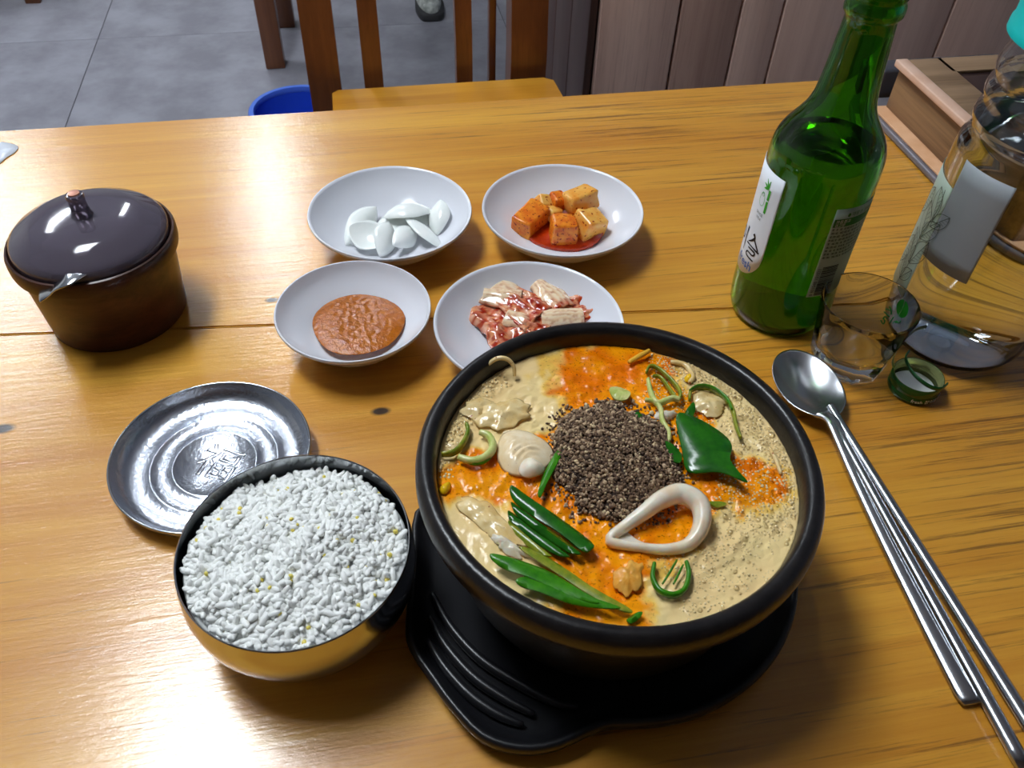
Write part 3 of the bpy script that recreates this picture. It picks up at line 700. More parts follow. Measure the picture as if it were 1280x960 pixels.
ring('bean_sprout', [(962, 560), (970, 575), (976, 592)], 'pale bean sprout stalk near the right rim', PALE, .0010, .0015, 1.0, False, 'bean sprout')
# squid ring
P = smooth_path([at(x, y, ZS+.0035+dz) for x, y, dz in ((762, 676, -.001), (784, 656, .001), (806, 640, .003), (826, 625, .0045), (850, 617, .005), (872, 628, .0045), (878, 648, .003), (872, 668, .001), (858, 682, -.0005), (832, 687, -.001), (800, 684, -.001))], 5, True)
n = len(P); V, F = tube_geo(P, [.0030+.0011*math.sin(i/n*6.28-1.07) for i in range(n)], 10, True, 1.25)
tag(mesh_obj('squid_ring', V, F, WHITEM), 'thick white squid ring in front of the spice heap', 'squid')
leaf('squid_tip', [(757, 672), (780, 664), (796, 676), (820, 684), (850, 686), (838, 692), (800, 690), (772, 684)], 'flat white squid flap under the squid ring', WHITEM, h=.0015, bulge=.001, cat='squid')
def cap_piece(name, ctr, a, b, rz, h, label, m, ridges=0, cat='clam', z=.001, wild=0.):
    if cat in ('fish', 'tofu', 'onion'): wild = .45
    c = at(*ctr, ZS+z); V = []; F = []; nr, na = 12, 40; V.append((c[0], c[1], c[2]+h))
    for i in range(1, nr+1):
        r = i/nr
        for k in range(na):
            t = 2*math.pi*k/na; rm = r*(1+wild*fbm(1.6*math.cos(t)+ctr[0], 1.6*math.sin(t)+ctr[1], .5)); x, y = rm*a*math.cos(t)*(1+.1*math.cos(t)), rm*b*math.sin(t)*(1-.18*math.cos(t)); d = math.hypot(x+a*.75, y)
            zz = h*(1-r**2.4)+(math.sin(d*ridges*1000)*.0005 if ridges else 0)*(1-r*r)+.0005*fbm(x*200, y*200, 2.)+wild*.0035*fbm(x*130+ctr[0], y*130, 7.)*(1-r**4)
            V.append((c[0]+x*math.cos(rz)-y*math.sin(rz), c[1]+x*math.sin(rz)+y*math.cos(rz), c[2]+zz))
    for k in range(na): F.append((0, 1+k, 1+(k+1) % na))
    for i in range(nr-1):
        for k in range(na): F.append((1+i*na+k, 1+(i+1)*na+k, 1+(i+1)*na+(k+1) % na, 1+i*na+(k+1) % na))
    b0 = len(V); V.append((c[0], c[1], c[2]-.002))
    for k in range(na): F.append((1+(nr-1)*na+k, b0, 1+(nr-1)*na+(k+1) % na))
    o = mesh_obj(name, V, F, m); fixn(o); return tag(o, label, cat)
CLAM = mat('clam_flesh', (232, 204, 156), .2, spec=.6, var=(242, 224, 192), vscale=120)
cap_piece('clam', (655, 567), .0135, .0125, 1.9, .0045, 'ridged pale clam left of the spice heap', CLAM, 2.2)
cap_piece('clam', (664, 586), .0052, .0058, 1.7, .0042, 'smooth white nub on the lower part of the ridged clam', WHITEM, z=.0035)
cap_piece('fish_piece', (628, 519), .0125, .0085, .2, .0026, 'pale fish flake above the ridged clam', PALE, cat='fish')
cap_piece('fish_piece', (596, 512), .008, .006, .5, .002, 'small broth-coloured flake by the upper left rim', PALE, cat='fish')
cap_piece('onion_slice', (612, 652), .0165, .0055, -.95, .0026, 'long translucent onion slice at the left of the stew', PALE, cat='onion')
cap_piece('onion_slice', (632, 682), .009, .003, -.85, .0026, 'narrow white onion slice below the long translucent one', WHITEM, cat='onion')
cap_piece('tofu_skin', (785, 722), .008, .005, .8, .002, 'orange-tinted fried tofu scrap left of the front leek ring', mat('tofu_orange', (226, 150, 48), .3, var=(232, 176, 84), vscale=200), cat='tofu')
cap_piece('fish_piece', (885, 505), .009, .007, .1, .002, 'pale flake inside the upper right leek ring', PALE, cat='fish')
cap_piece('onion_slice', (830, 520), .0045, .004, .1, .0030, 'small white slice under the pale leek stem', WHITEM, cat='onion')
for i, (x, y) in enumerate(((556, 611), (861, 473))):
    cap_piece('yellow_bean', (x, y), .0035, .0022, .9, .0022, ['yellow bean head by the left rim', 'yellow bean head beside the pale sprout at upper right'][i], mat('bean_yellow', (235, 186, 20), .25), cat='bean sprout')

# ------------------------------------------------------------------ steel rice bowl, rice and lid
STEEL = mat('stainless_steel', (205, 208, 212), .16, metal=1., bump=.02, bscale=300, bdist=.0003)
STEEL_B = mat('brushed_steel', (190, 192, 196), .24, metal=1., bump=.05, bscale=120, bdist=.0003, stretch=(1, 1, 30))
BC = np.array([-.0492, .2186])
prof = [(0, .002), (.026, .002), (.028, 0), (.0292, 0), (.030, .0025), (.040, .009), (.0475, .018), (.0515, .029), (.0522, .038), (.0516, .046), (.0508, .0512), (.0508, .052), (.0503, .0523), (.0499, .052), (.0507, .046), (.0512, .038), (.0505, .0295), (.0466, .019), (.0395, .0105), (.029, .004), (0, .0035)]
tag(lathe('rice_bowl', prof, (BC[0], BC[1], T), STEEL, n=96, sharp=60), 'round stainless steel bowl heaped with white rice', 'bowl')
def rice_h(x, y):
    r = math.hypot(x, y)/.0500
    return .0455+.0085*(1-r**2)+.0030*fbm(x*55+3, y*55, 1.7)-.0045*max(0, (y-.01)/.05)+.0012*fbm(x*140, y*140, 6.)
n = 48; V = [(BC[0], BC[1], T+rice_h(0, 0)-.0008)]; F = []
for i in range(1, n+1):
    for k in range(72):
        a = 2*math.pi*k/72; r = .0492*i/n; x, y = r*math.cos(a), r*math.sin(a); V.append((BC[0]+x, BC[1]+y, T+rice_h(x, y)-.0008-(.002 if i == n else 0)))
for k in range(72): F.append((0, 1+k, 1+(k+1) % 72))
for i in range(n-1):
    for k in range(72):
        a, b, c, d = 1+i*72+k, 1+(i+1)*72+k, 1+(i+1)*72+(k+1) % 72, 1+i*72+(k+1) % 72; F += [(a, b, c), (a, c, d)]
b0 = len(V)
for k in range(72): a = 2*math.pi*k/72; V.append((BC[0]+.036*math.cos(a), BC[1]+.036*math.sin(a), T+.012))
V.append((BC[0], BC[1], T+.010)); lo = 1+(n-1)*72
for k in range(72):
    F += [(lo+k, b0+k, b0+(k+1) % 72), (lo+k, b0+(k+1) % 72, lo+(k+1) % 72), (b0+k, len(V)-1, b0+(k+1) % 72)]
def gen_rice():
    a = RNG.uniform(0, 2*math.pi); r = .0487*math.sqrt(RNG.random()); x, y = r*math.cos(a), r*math.sin(a)
    L_ = RNG.uniform(.0027, .0038); w_ = RNG.uniform(.0012, .0016)
    if r+L_*.9 > .0500: return None
    th = RNG.uniform(0, 2*math.pi); ph = RNG.normal(0, .38)
    if RNG.random() < .12: ph = RNG.uniform(.6, 1.3)
    d = np.array([math.cos(th)*math.cos(ph), math.sin(th)*math.cos(ph), math.sin(ph)]); u_ = np.array([0, 0, 1.]); s = np.cross(u_, d); s /= np.linalg.norm(s)+1e-9
    R_ = np.stack([d, s, np.cross(d, s)], 1)
    return np.array([BC[0]+x, BC[1]+y, T+rice_h(x, y)+RNG.uniform(-.0010, .0010)]), (L_, w_, w_*.9), R_
Vg, Fg = blobs(2300, gen_rice, 2)
RICE = mat('cooked_rice', (243, 244, 240), .3, spec=.4)
o = fast_mesh('steamed_rice', np.concatenate([np.array(V), Vg]), np.concatenate([np.array(F), Fg+len(V)]), RICE, loc=(BC[0], BC[1], T+.01)); tag(o, 'glossy white steamed rice heaped in the steel bowl', 'rice', kind='stuff')
def gen_mil():
    a = RNG.uniform(0, 2*math.pi); r = .047*math.sqrt(RNG.random()); x, y = r*math.cos(a), r*math.sin(a); s = RNG.uniform(.0009, .0013)
    return np.array([BC[0]+x, BC[1]+y, T+rice_h(x, y)+RNG.uniform(.0002, .0016)]), (s, s, s*.85), rand_rot()
V, F = blobs(75, gen_mil, 2); o = fast_mesh('millet_grains', V, F, mat('millet_yellow', (238, 218, 104), .35, sss=.2, sssr=(.003, .002, .001)), loc=(BC[0], BC[1], T+.04)); tag(o, 'yellow millet grains scattered through the white rice', 'millet', kind='stuff')
# lid upside down
LC = np.array([-.0998, .3134]); lid = empty('bowl_lid', (LC[0], LC[1], T)); tag(lid, 'upturned stainless steel bowl lid with embossed character', 'lid')
LID = mat('steel_wet_lid', (205, 210, 220), .27, metal=1., bump=.5, bscale=420, bdist=.0006)
prof = [(0, .0004), (.044, .0004), (.050, .0030), (.0522, .0085), (.0529, .0108), (.0529, .0116), (.0524, .0118), (.0518, .0110), (.0508, .0085), (.0485, .0042), (.0435, .0020), (.0355, .0016), (.0345, .0024), (.0335, .0024), (.0325, .0014), (.0235, .0014), (.0228, .0021), (.0220, .0021), (.0212, .0012), (0, .0012)]
lathe('shell', prof, (LC[0], LC[1], T), LID, lid, n=96, sharp=60)
g = text_geo('福', .024, 'CENTER', outline=.00045)
rot = math.radians(-28); V = [(LC[0]+.002+(x*math.cos(rot)-(y-.009)*math.sin(rot)), LC[1]+.001+(x*math.sin(rot)+(y-.009)*math.cos(rot)), T+.0013+z*.8) for x, y, z in g[0]]
if V: mesh_obj('embossed_character', V, g[1], STEEL, lid)
o = tube('rim_roll', [(LC[0]+.0526*math.cos(a), LC[1]+.0526*math.sin(a), T+.0115) for a in np.linspace(0, 2*math.pi, 96, endpoint=False)], .0007, STEEL, lid, n=8, closed=True)

# ------------------------------------------------------------------ side dishes
MEL = mat('white_melamine', (228, 229, 236), .16, spec=.5, coat=.3)
def dish(c, R, H, label):
    k = R/.0577; hh = H
    prof = [(0, .0022), (.024*k, .0022), (.0255*k, 0), (.0285*k, 0), (.0295*k, .0022), (.040*k, .0085), (.050*k, .0175), (.0558*k, hh-.0035), (.0572*k, hh-.0022), (.0577*k, hh-.0010), (.0573*k, hh), (.0563*k, hh+.0001), (.0552*k, hh-.0014), (.0532*k, hh-.0060), (.046*k, .0160), (.0375*k, .0092), (.0290*k, .0052), (.02*k, .0042), (0, .004)]
    o = lathe('side_dish', prof, (c[0], c[1], T), MEL, n=96, sharp=60); return tag(o, label, 'dish', 'white side dishes')
A = np.array([.0131, .5046]); B = np.array([.1343, .4908]); Cc = np.array([-.0176, .4035]); D = np.array([.0872, .3745])
dish(A, .0574, .028, 'white dish of pale pickled onion slices, back left of the four')
dish(B, .0576, .028, 'white dish of orange radish cubes, back right of the four')
dish(Cc, .0479, .027, 'smaller white dish holding brown soybean paste')
dish(D, .0582, .029, 'white dish of red cabbage kimchi, partly behind the stew pot')
# soybean paste
V = []; F = []; n = 40; cpx = at(448, 401, T+.012)
for i in range(n+1):
    for k in range(80):
        a = 2*math.pi*k/80; r = .0292*i/n*(1+.02*math.sin(3*a+1)+.015*math.sin(5*a)); x, y = cpx[0]+r*math.cos(a), cpx[1]+r*math.sin(a)
        V.append((x, y, T+.0102+.0022*(1-(i/n)**5)+.0007*fbm(x*300, y*300, 3.)*(1-(i/n)**4)))
for i in range(n):
    for k in range(80): F.append((i*80+k, (i+1)*80+k, (i+1)*80+(k+1) % 80, i*80+(k+1) % 80))
b0 = len(V); V.append((cpx[0], cpx[1], T+.0045))
for k in range(80): F.append((n*80+k, b0, n*80+(k+1) % 80))
o = mesh_obj('soybean_paste', V, F, mat('ssamjang', (190, 106, 10), .14, spec=.7, var=(160, 82, 6), vscale=300, bump=.8, bscale=300, bdist=.0016)); fixn(o); tag(o, 'shiny orange-brown soybean paste in the smaller dish', 'paste')
# radish cubes
def cube_piece(name, ctr, z, s, rot, label, m, bev=.0025, cat='radish', group=None, seed=0):
    c = at(*ctr, T+z); bm = bmesh.new(); bmesh.ops.create_cube(bm, size=1)
    for v in bm.verts: v.co = Vector((v.co.x*s[0], v.co.y*s[1], v.co.z*s[2]))
    bmesh.ops.bevel(bm, geom=bm.edges[:], offset=bev, segments=3, affect='EDGES', profile=.55)
    bmesh.ops.subdivide_edges(bm, edges=bm.edges[:], cuts=2, use_grid_fill=True)
    R_ = Matrix.Rotation(rot[2], 3, 'Z')@Matrix.Rotation(rot[1], 3, 'Y')@Matrix.Rotation(rot[0], 3, 'X')
    V = []
    for v in bm.verts:
        q = v.co*(1+.10*fbm(v.co.x*90+seed, v.co.y*90, v.co.z*90)); V.append(tuple(R_@q+Vector(c)))
    bm.verts.index_update(); F = [[v.index for v in f.verts] for f in bm.faces]; bm.free()
    return tag(mesh_obj(name, V, F, m), label, cat, group)
RAD = mat('radish_kimchi', (240, 150, 40), .2, spec=.6, sss=.15, var=(216, 92, 18), vscale=130, bump=.25, bscale=320, bdist=.0006)
RADY = mat('radish_kimchi_pale', (240, 186, 92), .2, spec=.6, sss=.2, var=(236, 150, 50), vscale=110, bump=.2, bscale=320, bdist=.0006)
def speck(m, amount=.66):
    nt = m.node_tree; N = nt.nodes; L = nt.links; p = N['Principled BSDF']; src = p.inputs['Base Color'].links[0].from_socket; tc = [n_ for n_ in N if n_.type == 'TEX_COORD'][0]
    nz = N.new('ShaderNodeTexNoise'); nz.inputs['Scale'].default_value = 420; nz.inputs['Detail'].default_value = 2; L.new(tc.outputs['Object'], nz.inputs['Vector'])
    cr = N.new('ShaderNodeValToRGB'); cr.color_ramp.elements[0].position = amount; cr.color_ramp.elements[1].position = amount+.05; cr.color_ramp.elements[0].color = (0, 0, 0, 1); L.new(nz.outputs['Fac'], cr.inputs['Fac'])
    mx = N.new('ShaderNodeMix'); mx.data_type = 'RGBA'; L.new(cr.outputs['Color'], mx.inputs['Factor']); L.new(src, mx.inputs['A']); mx.inputs['B'].default_value = (*s2l((142, 26, 8)), 1); L.new(mx.outputs['Result'], p.inputs['Base Color'])
speck(RAD, .60); speck(RADY, .64); speck(PALE, .68); speck(CLAM, .70)
GR = 'cubed radish kimchi pieces'
cube_piece('radish_cube', (663, 274), .0135, (.026, .017, .015), (.1, -.12, .75), 'long orange radish piece at the left of its dish', RAD, group=GR, seed=1)
cube_piece('radish_cube', (704, 287), .0145, (.0185, .017, .0175), (.0, .05, -.05), 'bright orange radish cube nearest the front of its dish', RAD, group=GR, seed=2)
cube_piece('radish_cube', (737, 280), .0145, (.020, .018, .017), (.2, .25, .45), 'pale yellow-sided radish cube at the right of its dish', RADY, group=GR, seed=3)
cube_piece('radish_cube', (725, 250), .021, (.023, .017, .015), (-.2, -.1, .35), 'topmost pale orange radish block at the back of its dish', RADY, group=GR, seed=4)
cube_piece('radish_cube', (695, 254), .016, (.011, .012, .016), (.2, .2, .3), 'small upright radish piece in the middle back of its dish', RAD, group=GR, seed=5)
cube_piece('radish_cube', (692, 267), .013, (.012, .010, .010), (.1, .2, .5), 'small radish nub in the middle of its dish', RADY, group=GR, seed=6)
cube_piece('radish_cube', (679, 254), .017, (.011, .011, .012), (.5, .3, .2), 'small radish chip on the long left piece', RADY, group=GR, seed=7)
SAU = mat('chili_sauce', (190, 56, 8), .1, spec=.7, var=(160, 34, 4), vscale=200, bump=.3, bscale=300, bdist=.0005)
cpx = at(702, 283, T+.007)
O = smooth_path([(cpx[0]+r*math.cos(a), cpx[1]+r*math.sin(a), 0) for a, r in zip(np.linspace(0, 2*math.pi, 14, endpoint=False), [.030, .027, .026, .024, .023, .023, .025, .027, .028, .027, .027, .029, .031, .0315])], 4, True)
V, F = slab_geo(O, T+.0045, T+.0072, lambda x, y: .0035*max(0, (math.hypot(x-B[0], y-B[1])-.024)/.008), step=0); tag(mesh_obj('chili_sauce', V, F, SAU), 'red chili sauce pooled under the radish cubes', 'sauce')
# pickled onion petals
ONI = mat('pickled_onion', (250, 252, 248), .18, spec=.5, var=(240, 246, 242), vscale=60)
def petal(ctr, z, L_, W_, curv, rot, label, th=.0013):
    L_ *= 1.25; W_ *= 1.2
    c = at(*ctr, T+z); V = []; F = []; nu, nv = 18, 10
    R_ = (Matrix.Rotation(rot[2], 3, 'Z')@Matrix.Rotation(rot[1], 3, 'Y')@Matrix.Rotation(rot[0], 3, 'X'))
    for s in (1, 0):
        for i in range(nu+1):
            u = i/nu*2-1; wd = W_/2*(max(0, 1-abs(u)**1.7))**.85+.0003
            for j in range(nv+1):
                v = j/nv*2-1; x = u*L_/2; y = v*wd; zz = -curv*(x*x/(L_/2)**2*.7+v*v*(wd/(W_/2))*.6)+(th if s else 0)*(1-.7*abs(v)**3)*(1-.5*abs(u)**4)
                V.append(tuple(R_@Vector((x, y, zz))+Vector(c)))
    k = (nu+1)*(nv+1)
    for i in range(nu):
        for j in range(nv):
            a, b = i*(nv+1)+j, (i+1)*(nv+1)+j; F += [(a, b, b+1, a+1), (k+a, k+a+1, k+b+1, k+b)]
    for i in range(nu):
        a, b = i*(nv+1), (i+1)*(nv+1); F += [(a, k+a, k+b, b)]; a += nv; b += nv; F += [(a, b, k+b, k+a)]
    for j in range(nv): F.append((j, j+1, k+j+1, k+j)); q = nu*(nv+1)+j; F.append((q, k+q, k+q+1, q+1))
    o = mesh_obj('onion_slice', V, F, ONI); fixn(o); return tag(o, label, 'onion', 'pickled onion slices')
petal((503, 276), .0125, .036, .026, .004, (.1, -.05, .2), 'broad pickled onion slice lying flat in the middle of its dish')
petal((509, 256), .0210, .030, .024, .010, (-.35, .1, .25), 'topmost domed pickled onion slice in the back left dish')
petal((456, 278), .0150, .036, .017, .008, (.75, -.1, 1.0), 'leftmost long pickled onion slice in its dish')
petal((460, 297), .0120, .024, .019, -.006, (.45, .2, -.6), 'pickled onion slice lying at the front left of its dish')
petal((487, 296), .0150, .024, .017, .008, (.9, -.3, 1.25), 'pickled onion slice standing on edge at the front of its dish')
petal((511, 292), .0150, .026, .014, .007, (.7, .2, .95), 'pickled onion slice at the front right of its dish')
petal((533, 287), .0150, .030, .015, .005, (-.5, .3, -.85), 'pickled onion slice leaning down the right of its dish')
petal((545, 268), .0170, .024, .016, .006, (-.5, -.4, 1.35), 'rightmost pickled onion slice in its dish')
# cabbage kimchi
KIM = mat('kimchi_leaf', (190, 70, 40), .14, spec=.7, attr='Col', bump=.25, bscale=200, bdist=.0008)
def kimchi(ctr, z, L_, W_, rz, stem, amp, label, seed, tilt=0., th=.0018):
    L_ *= 1.12; W_ *= 1.12; c = at(*ctr, T+z); nu, nv = 40, 26; V = []; F = []; cc = []
    ct, st_ = math.cos(rz), math.sin(rz)
    w1, w2, r1, r2, r3 = [np.array(s2l(q)) for q in ((244, 222, 188), (236, 188, 134), (204, 72, 20), (150, 26, 8), (226, 128, 66))]
    for s in (1, 0):
        for i in range(nu+1):
            u = i/nu
            for j in range(nv+1):
                v = j/nv*2-1; wd = W_/2*(.8+.25*u+.12*math.sin(seed+5*u)); x = (u-.5)*L_; y = v*wd*(1+.08*math.sin(9*u+seed))
                lf = max(0, min(1, (u-stem)/.25+.25*abs(v)-.1+.5*fbm(u*3+seed, v*3, seed)))
                zz = .004*(1-v*v)-.002*abs(u-.5)+amp*lf*(.7*fbm(u*2.6+seed, v*2.6, seed)+.55*math.sin(v*8+3*fbm(u*2.5, v*2, seed)+seed)*(.5+.5*abs(v))+.15*fbm(u*8, v*8, seed))+(th*(1-.5*lf) if s else 0)+tilt*x
                V.append((c[0]+x*ct-y*st_, c[1]+x*st_+y*ct, max(c[2]-.006, c[2]+zz)+(0 if s else -.0003)))
                q = fbm(u*9+seed, v*4, 2.*seed); k = .5+.5*math.sin(v*16+seed+2.5*q+2*u); red = max(0, min(1, lf*.75+.45*q+.18*k))
                rr = r1*(1-k)+(r2 if q > -.1 else r3)*k; ww = w1*(1-.5*k)+w2*.5*k; cc.append(ww*(1-red)+rr*red)
    k = (nu+1)*(nv+1)
    for i in range(nu):
        for j in range(nv):
            a, b = i*(nv+1)+j, (i+1)*(nv+1)+j; F += [(a, b, b+1, a+1), (k+a, k+a+1, k+b+1, k+b)]
    for i in range(nu):
        a, b = i*(nv+1), (i+1)*(nv+1); F += [(a, k+a, k+b, b)]; a += nv; b += nv; F += [(a, b, k+b, k+a)]
    for j in range(nv): F.append((j, j+1, k+j+1, k+j)); q = nu*(nv+1)+j; F.append((q, k+q, k+q+1, q+1))
    o = mesh_obj('kimchi_piece', V, F, KIM); fixn(o); color_attr(o, cc); return tag(o, label, 'kimchi', 'cabbage kimchi pieces')
kimchi((632, 402), .0115, .034, .036, -1.2, -.2, .0032, 'crumpled red kimchi leaf at the front left of its dish', 1.0)
kimchi((648, 380), .0165, .036, .030, -.9, .22, .0030, 'large folded kimchi piece with pale stem at the left', 2.3)
kimchi((628, 372), .0165, .022, .015, -.3, .9, .0012, 'pale translucent kimchi stem at the upper left', 3.1)
kimchi((688, 372), .0165, .026, .018, -1.2, .75, .0016, 'upright pale kimchi stem at the middle back', 4.2)
kimchi((718, 384), .0125, .028, .020, -.15, -.3, .0030, 'dark red kimchi leaf behind the white stem piece', 5.7)
kimchi((702, 397), .0165, .024, .013, -.05, .95, .0008, 'white kimchi stem piece just above the pot rim', 6.4)
kimchi((740, 394), .0120, .022, .014, -.1, -.1, .0026, 'small red kimchi leaf at the right end of the pile', 7.9)
kimchi((660, 405), .0150, .026, .018, -.6, .3, .0026, 'kimchi piece half hidden by the pot rim', 8.8)

# ------------------------------------------------------------------ brown jar with lid and spoon
JC = np.array([-.1690, .4565]); JH = .059
JARW = wood('jar_wood_print', (92, 57, 44), (46, 27, 22), (28, 16, 14), axis='X', scale=1.6, rough=.35, coat=.15, streaks=.4, bump=.02)
prof = [(0, .002), (.039, .002), (.0395, 0), (.0410, 0), (.0418, .001), (.0450, .044), (.0454, .0465), (.0486, .0485), (.0490, .0505), (.0490, .0565), (.0482, .0585), (.0470, .0588), (.0462, .0575), (.0458, .054), (.0430, .05), (.0400, .006), (0, .005)]
JARW.node_tree.nodes['Principled BSDF'].inputs['Specular IOR Level'].default_value = .2
jar = lathe('condiment_jar', prof, (JC[0], JC[1], T), JARW, n=80, sharp=40); tag(jar, 'dark brown wood-look condiment jar at the left of the table', 'jar')
SMOKE = mat('smoky_lid_plastic', (142, 132, 148), .08, trans=.7, ior=1.25, spec=.6, coat=.6)
jl = empty('domed_lid', (JC[0], JC[1], T+.0565)); tag(jl, 'smoky translucent domed lid on the brown jar', 'lid')
zb = .0545
prof = [(.0455, zb), (.0456, zb+.003), (.0448, zb+.006), (.042, zb+.0085), (.038, zb+.0105), (.0335, zb+.0135), (.0300, zb+.0150), (.018, zb+.0165), (0, zb+.017), (0, zb+.0152), (.018, zb+.0148), (.029, zb+.0134), (.0325, zb+.0120), (.037, zb+.0090), (.041, zb+.007), (.0434, zb+.005), (.0440, zb+.003), (.0440, zb), (.0455, zb)]
lathe('dome', prof, (JC[0], JC[1], T+.0025), SMOKE, jl, n=80, sharp=60)
kz = zb+.0195
lathe('knob', [(0, kz-.0005), (.0066, kz-.0005), (.0056, kz+.001), (.0050, kz+.005), (.0048, kz+.010), (.0052, kz+.0125), (.0046, kz+.0140), (.0036, kz+.0142), (0, kz+.0138)], (JC[0], JC[1], T), SMOKE, jl, n=32, sharp=50)
lathe('knob_pin', [(0, kz+.0143), (.0034, kz+.0143), (.0032, kz+.0150), (0, kz+.0154)], (JC[0], JC[1], T), mat('knob_pin_copper', (190, 130, 108), .3, metal=.4), jl, n=24)
# spoon handle coming out of the jar
P = smooth_path([at(112, 337, T+.0605), at(98, 341, T+.0630), at(82, 350, T+.0625), at(66, 360, T+.0570), at(50, 370, T+.0530)], 6); n = len(P)
jsp = tube('jar_spoon', P, [.0042+.0022*min(1, i/(n*.45)) for i in range(n)], STEEL, n=12, flat=.16); tag(jsp, 'small steel spoon handle poking out under the jar lid', 'spoon')

# ------------------------------------------------------------------ soju bottle
SB = np.array([.2626, .3938])
def glass_mat(name, rgb, ior=1.5, rough=.0, spec=.5):
    return mat(name, rgb, rough, trans=1., ior=ior, spec=spec)
GGLASS = glass_mat('green_bottle_glass', (106, 190, 60), 1.48)
SOJU = glass_mat('soju_liquid', (244, 232, 130), 1.33)
def bprof(z):
    zs = [0, .002, .005, .010, .020, .118, .126, .133, .140, .147, .155, .170, .193, .1965, .1975, .199, .203, .2045, .206, .2075, .2155, .217]
    rs = [.0275, .030, .0315, .0322, .0326, .0326, .0315, .0278, .0222, .0182, .0164, .0150, .0134, .0133, .0148, .0154, .0154, .0146, .0140, .0150, .0148, .0138]
    return float(np.interp(z, zs, rs))
def smooth_prof():
    zz = [0, .0015, .004, .008, .014, .02, .05, .08, .11, .116, .120, .124, .128, .132, .136, .140, .144, .148, .153, .16, .17, .18, .19, .1955, .197, .1985, .201, .2035, .2045, .206, .2075, .209, .213, .2155, .217]
    rr = []
    for z in zz:
        if .112 < z < .165: rr.append(sum(bprof(z+d)*w_ for d, w_ in ((-.005, .2), (-.0025, .2), (0, .2), (.0025, .2), (.005, .2))))
        else: rr.append(bprof(z))
    return list(zip(rr, zz))
op = smooth_prof()
inn = [(max(.004, r-.0026), z) for r, z in op if z >= .008]
prof = [(0, .003)]+op+[(r, z) for r, z in inn[::-1]]+[(.022, .0085), (0, .0105)]
prof[0] = (0, .004); prof.insert(1, (.020, .003)); prof.insert(2, (.025, .0005))
bot = lathe('soju_bottle', prof, (SB[0], SB[1], T), GGLASS, n=96, sharp=60); tag(bot, 'green glass liquor bottle with white label, two thirds full', 'bottle')
lev = .127
liq = [(0, .0108), (.022, .0088)]+[(r-.00012, z+(.0003 if z < .009 else 0)) for r, z in inn if z < lev]
rl = float(np.interp(lev, [z for r, z in inn], [r for r, z in inn]))-.00012
liq += [(rl, lev), (rl-.001, lev-.0004), (0, lev-.0004)]
tag(lathe('soju', liq, (SB[0], SB[1], T), SOJU, n=96, sharp=60), 'clear liquor standing to the shoulder inside the green bottle', 'drink')
PAPER = mat('label_white', (236, 240, 246), .45); LGRAY = mat('label_grey_green', (176, 196, 178), .5)
P_BLK = mat('print_black', (18, 18, 22), .5); P_GRN = mat('print_green', (60, 170, 40), .5); P_BLU = mat('print_blue', (20, 104, 190), .5); P_GRY = mat('print_grey', (120, 128, 124), .5)
P_DGR = mat('print_dark_green', (20, 110, 20), .5); P_WHT = mat('print_white', (238, 240, 238), .5); P_TXT = mat('print_small_text', (70, 96, 78), .5)
BR_ = .0326; bc3 = (SB[0], SB[1])
th_c, th_h = 162.0, 44.5
def lowz(t):
    s = abs(t*2-1); w_ = s*th_h*math.pi/180*BR_; W0 = th_h*math.pi/180*BR_; rad = .021; d = w_-(W0-rad)
    return T+.0345+(rad-math.sqrt(max(0, rad*rad-d*d)) if d > 0 else 0)
V, F = wrap_patch(bc3, BR_, th_c-th_h, th_c+th_h, lowz, T+.1100, 48); lab = mesh_obj('front_label', V, F, PAPER, bot); lab['label'] = 'white front label'
def on_bottle(name, geo, th, z, m, parent, eps=.0005):
    V, F = wrap_geo(geo, bc3, BR_, th, T+z, eps=eps)
    if V: return mesh_obj(name, V, F, m, parent, smooth=False)
mm = .001
# brush lettering: ㅅ ㅡ ㄹ of the last syllable, the two before it further round
def seul(x0):
    return join([stroke_geo([(x0-1*mm, 15.5*mm), (x0+.5*mm, 13.8*mm), (x0-1.2*mm, 11.2*mm), (x0-4.5*mm, 8.6*mm)], [1.9*mm, 1.5*mm, 1.1*mm, .4*mm]), stroke_geo([(x0+.4*mm, 13*mm), (x0+2.8*mm, 10.6*mm), (x0+5*mm, 8.2*mm)], [.8*mm, 1.3*mm, 1.0*mm]),
                 stroke_geo([(x0-5.5*mm, 7.4*mm), (x0, 7.8*mm), (x0+6*mm, 7.4*mm)], [.9*mm, .8*mm, 1.3*mm]),
                 stroke_geo([(x0-3*mm, 5.8*mm), (x0+3*mm, 6.0*mm), (x0+2.4*mm, 3.6*mm), (x0-2.6*mm, 3.2*mm), (x0-3.2*mm, .8*mm), (x0+3.6*mm, .6*mm)], [.8*mm, 1.2*mm, .9*mm, .9*mm, 1.1*mm, .9*mm])])
def yi(x0):
    a = np.linspace(0, 2*math.pi, 12); return join([stroke_geo([(x0-2.5*mm+2.6*mm*math.cos(t), 8*mm+3.4*mm*math.sin(t)) for t in a], 1.0*mm), stroke_geo([(x0+3.6*mm, 15.5*mm), (x0+3.2*mm, 8*mm), (x0+3.4*mm, .5*mm)], [1.6*mm, 1.1*mm, .5*mm])])
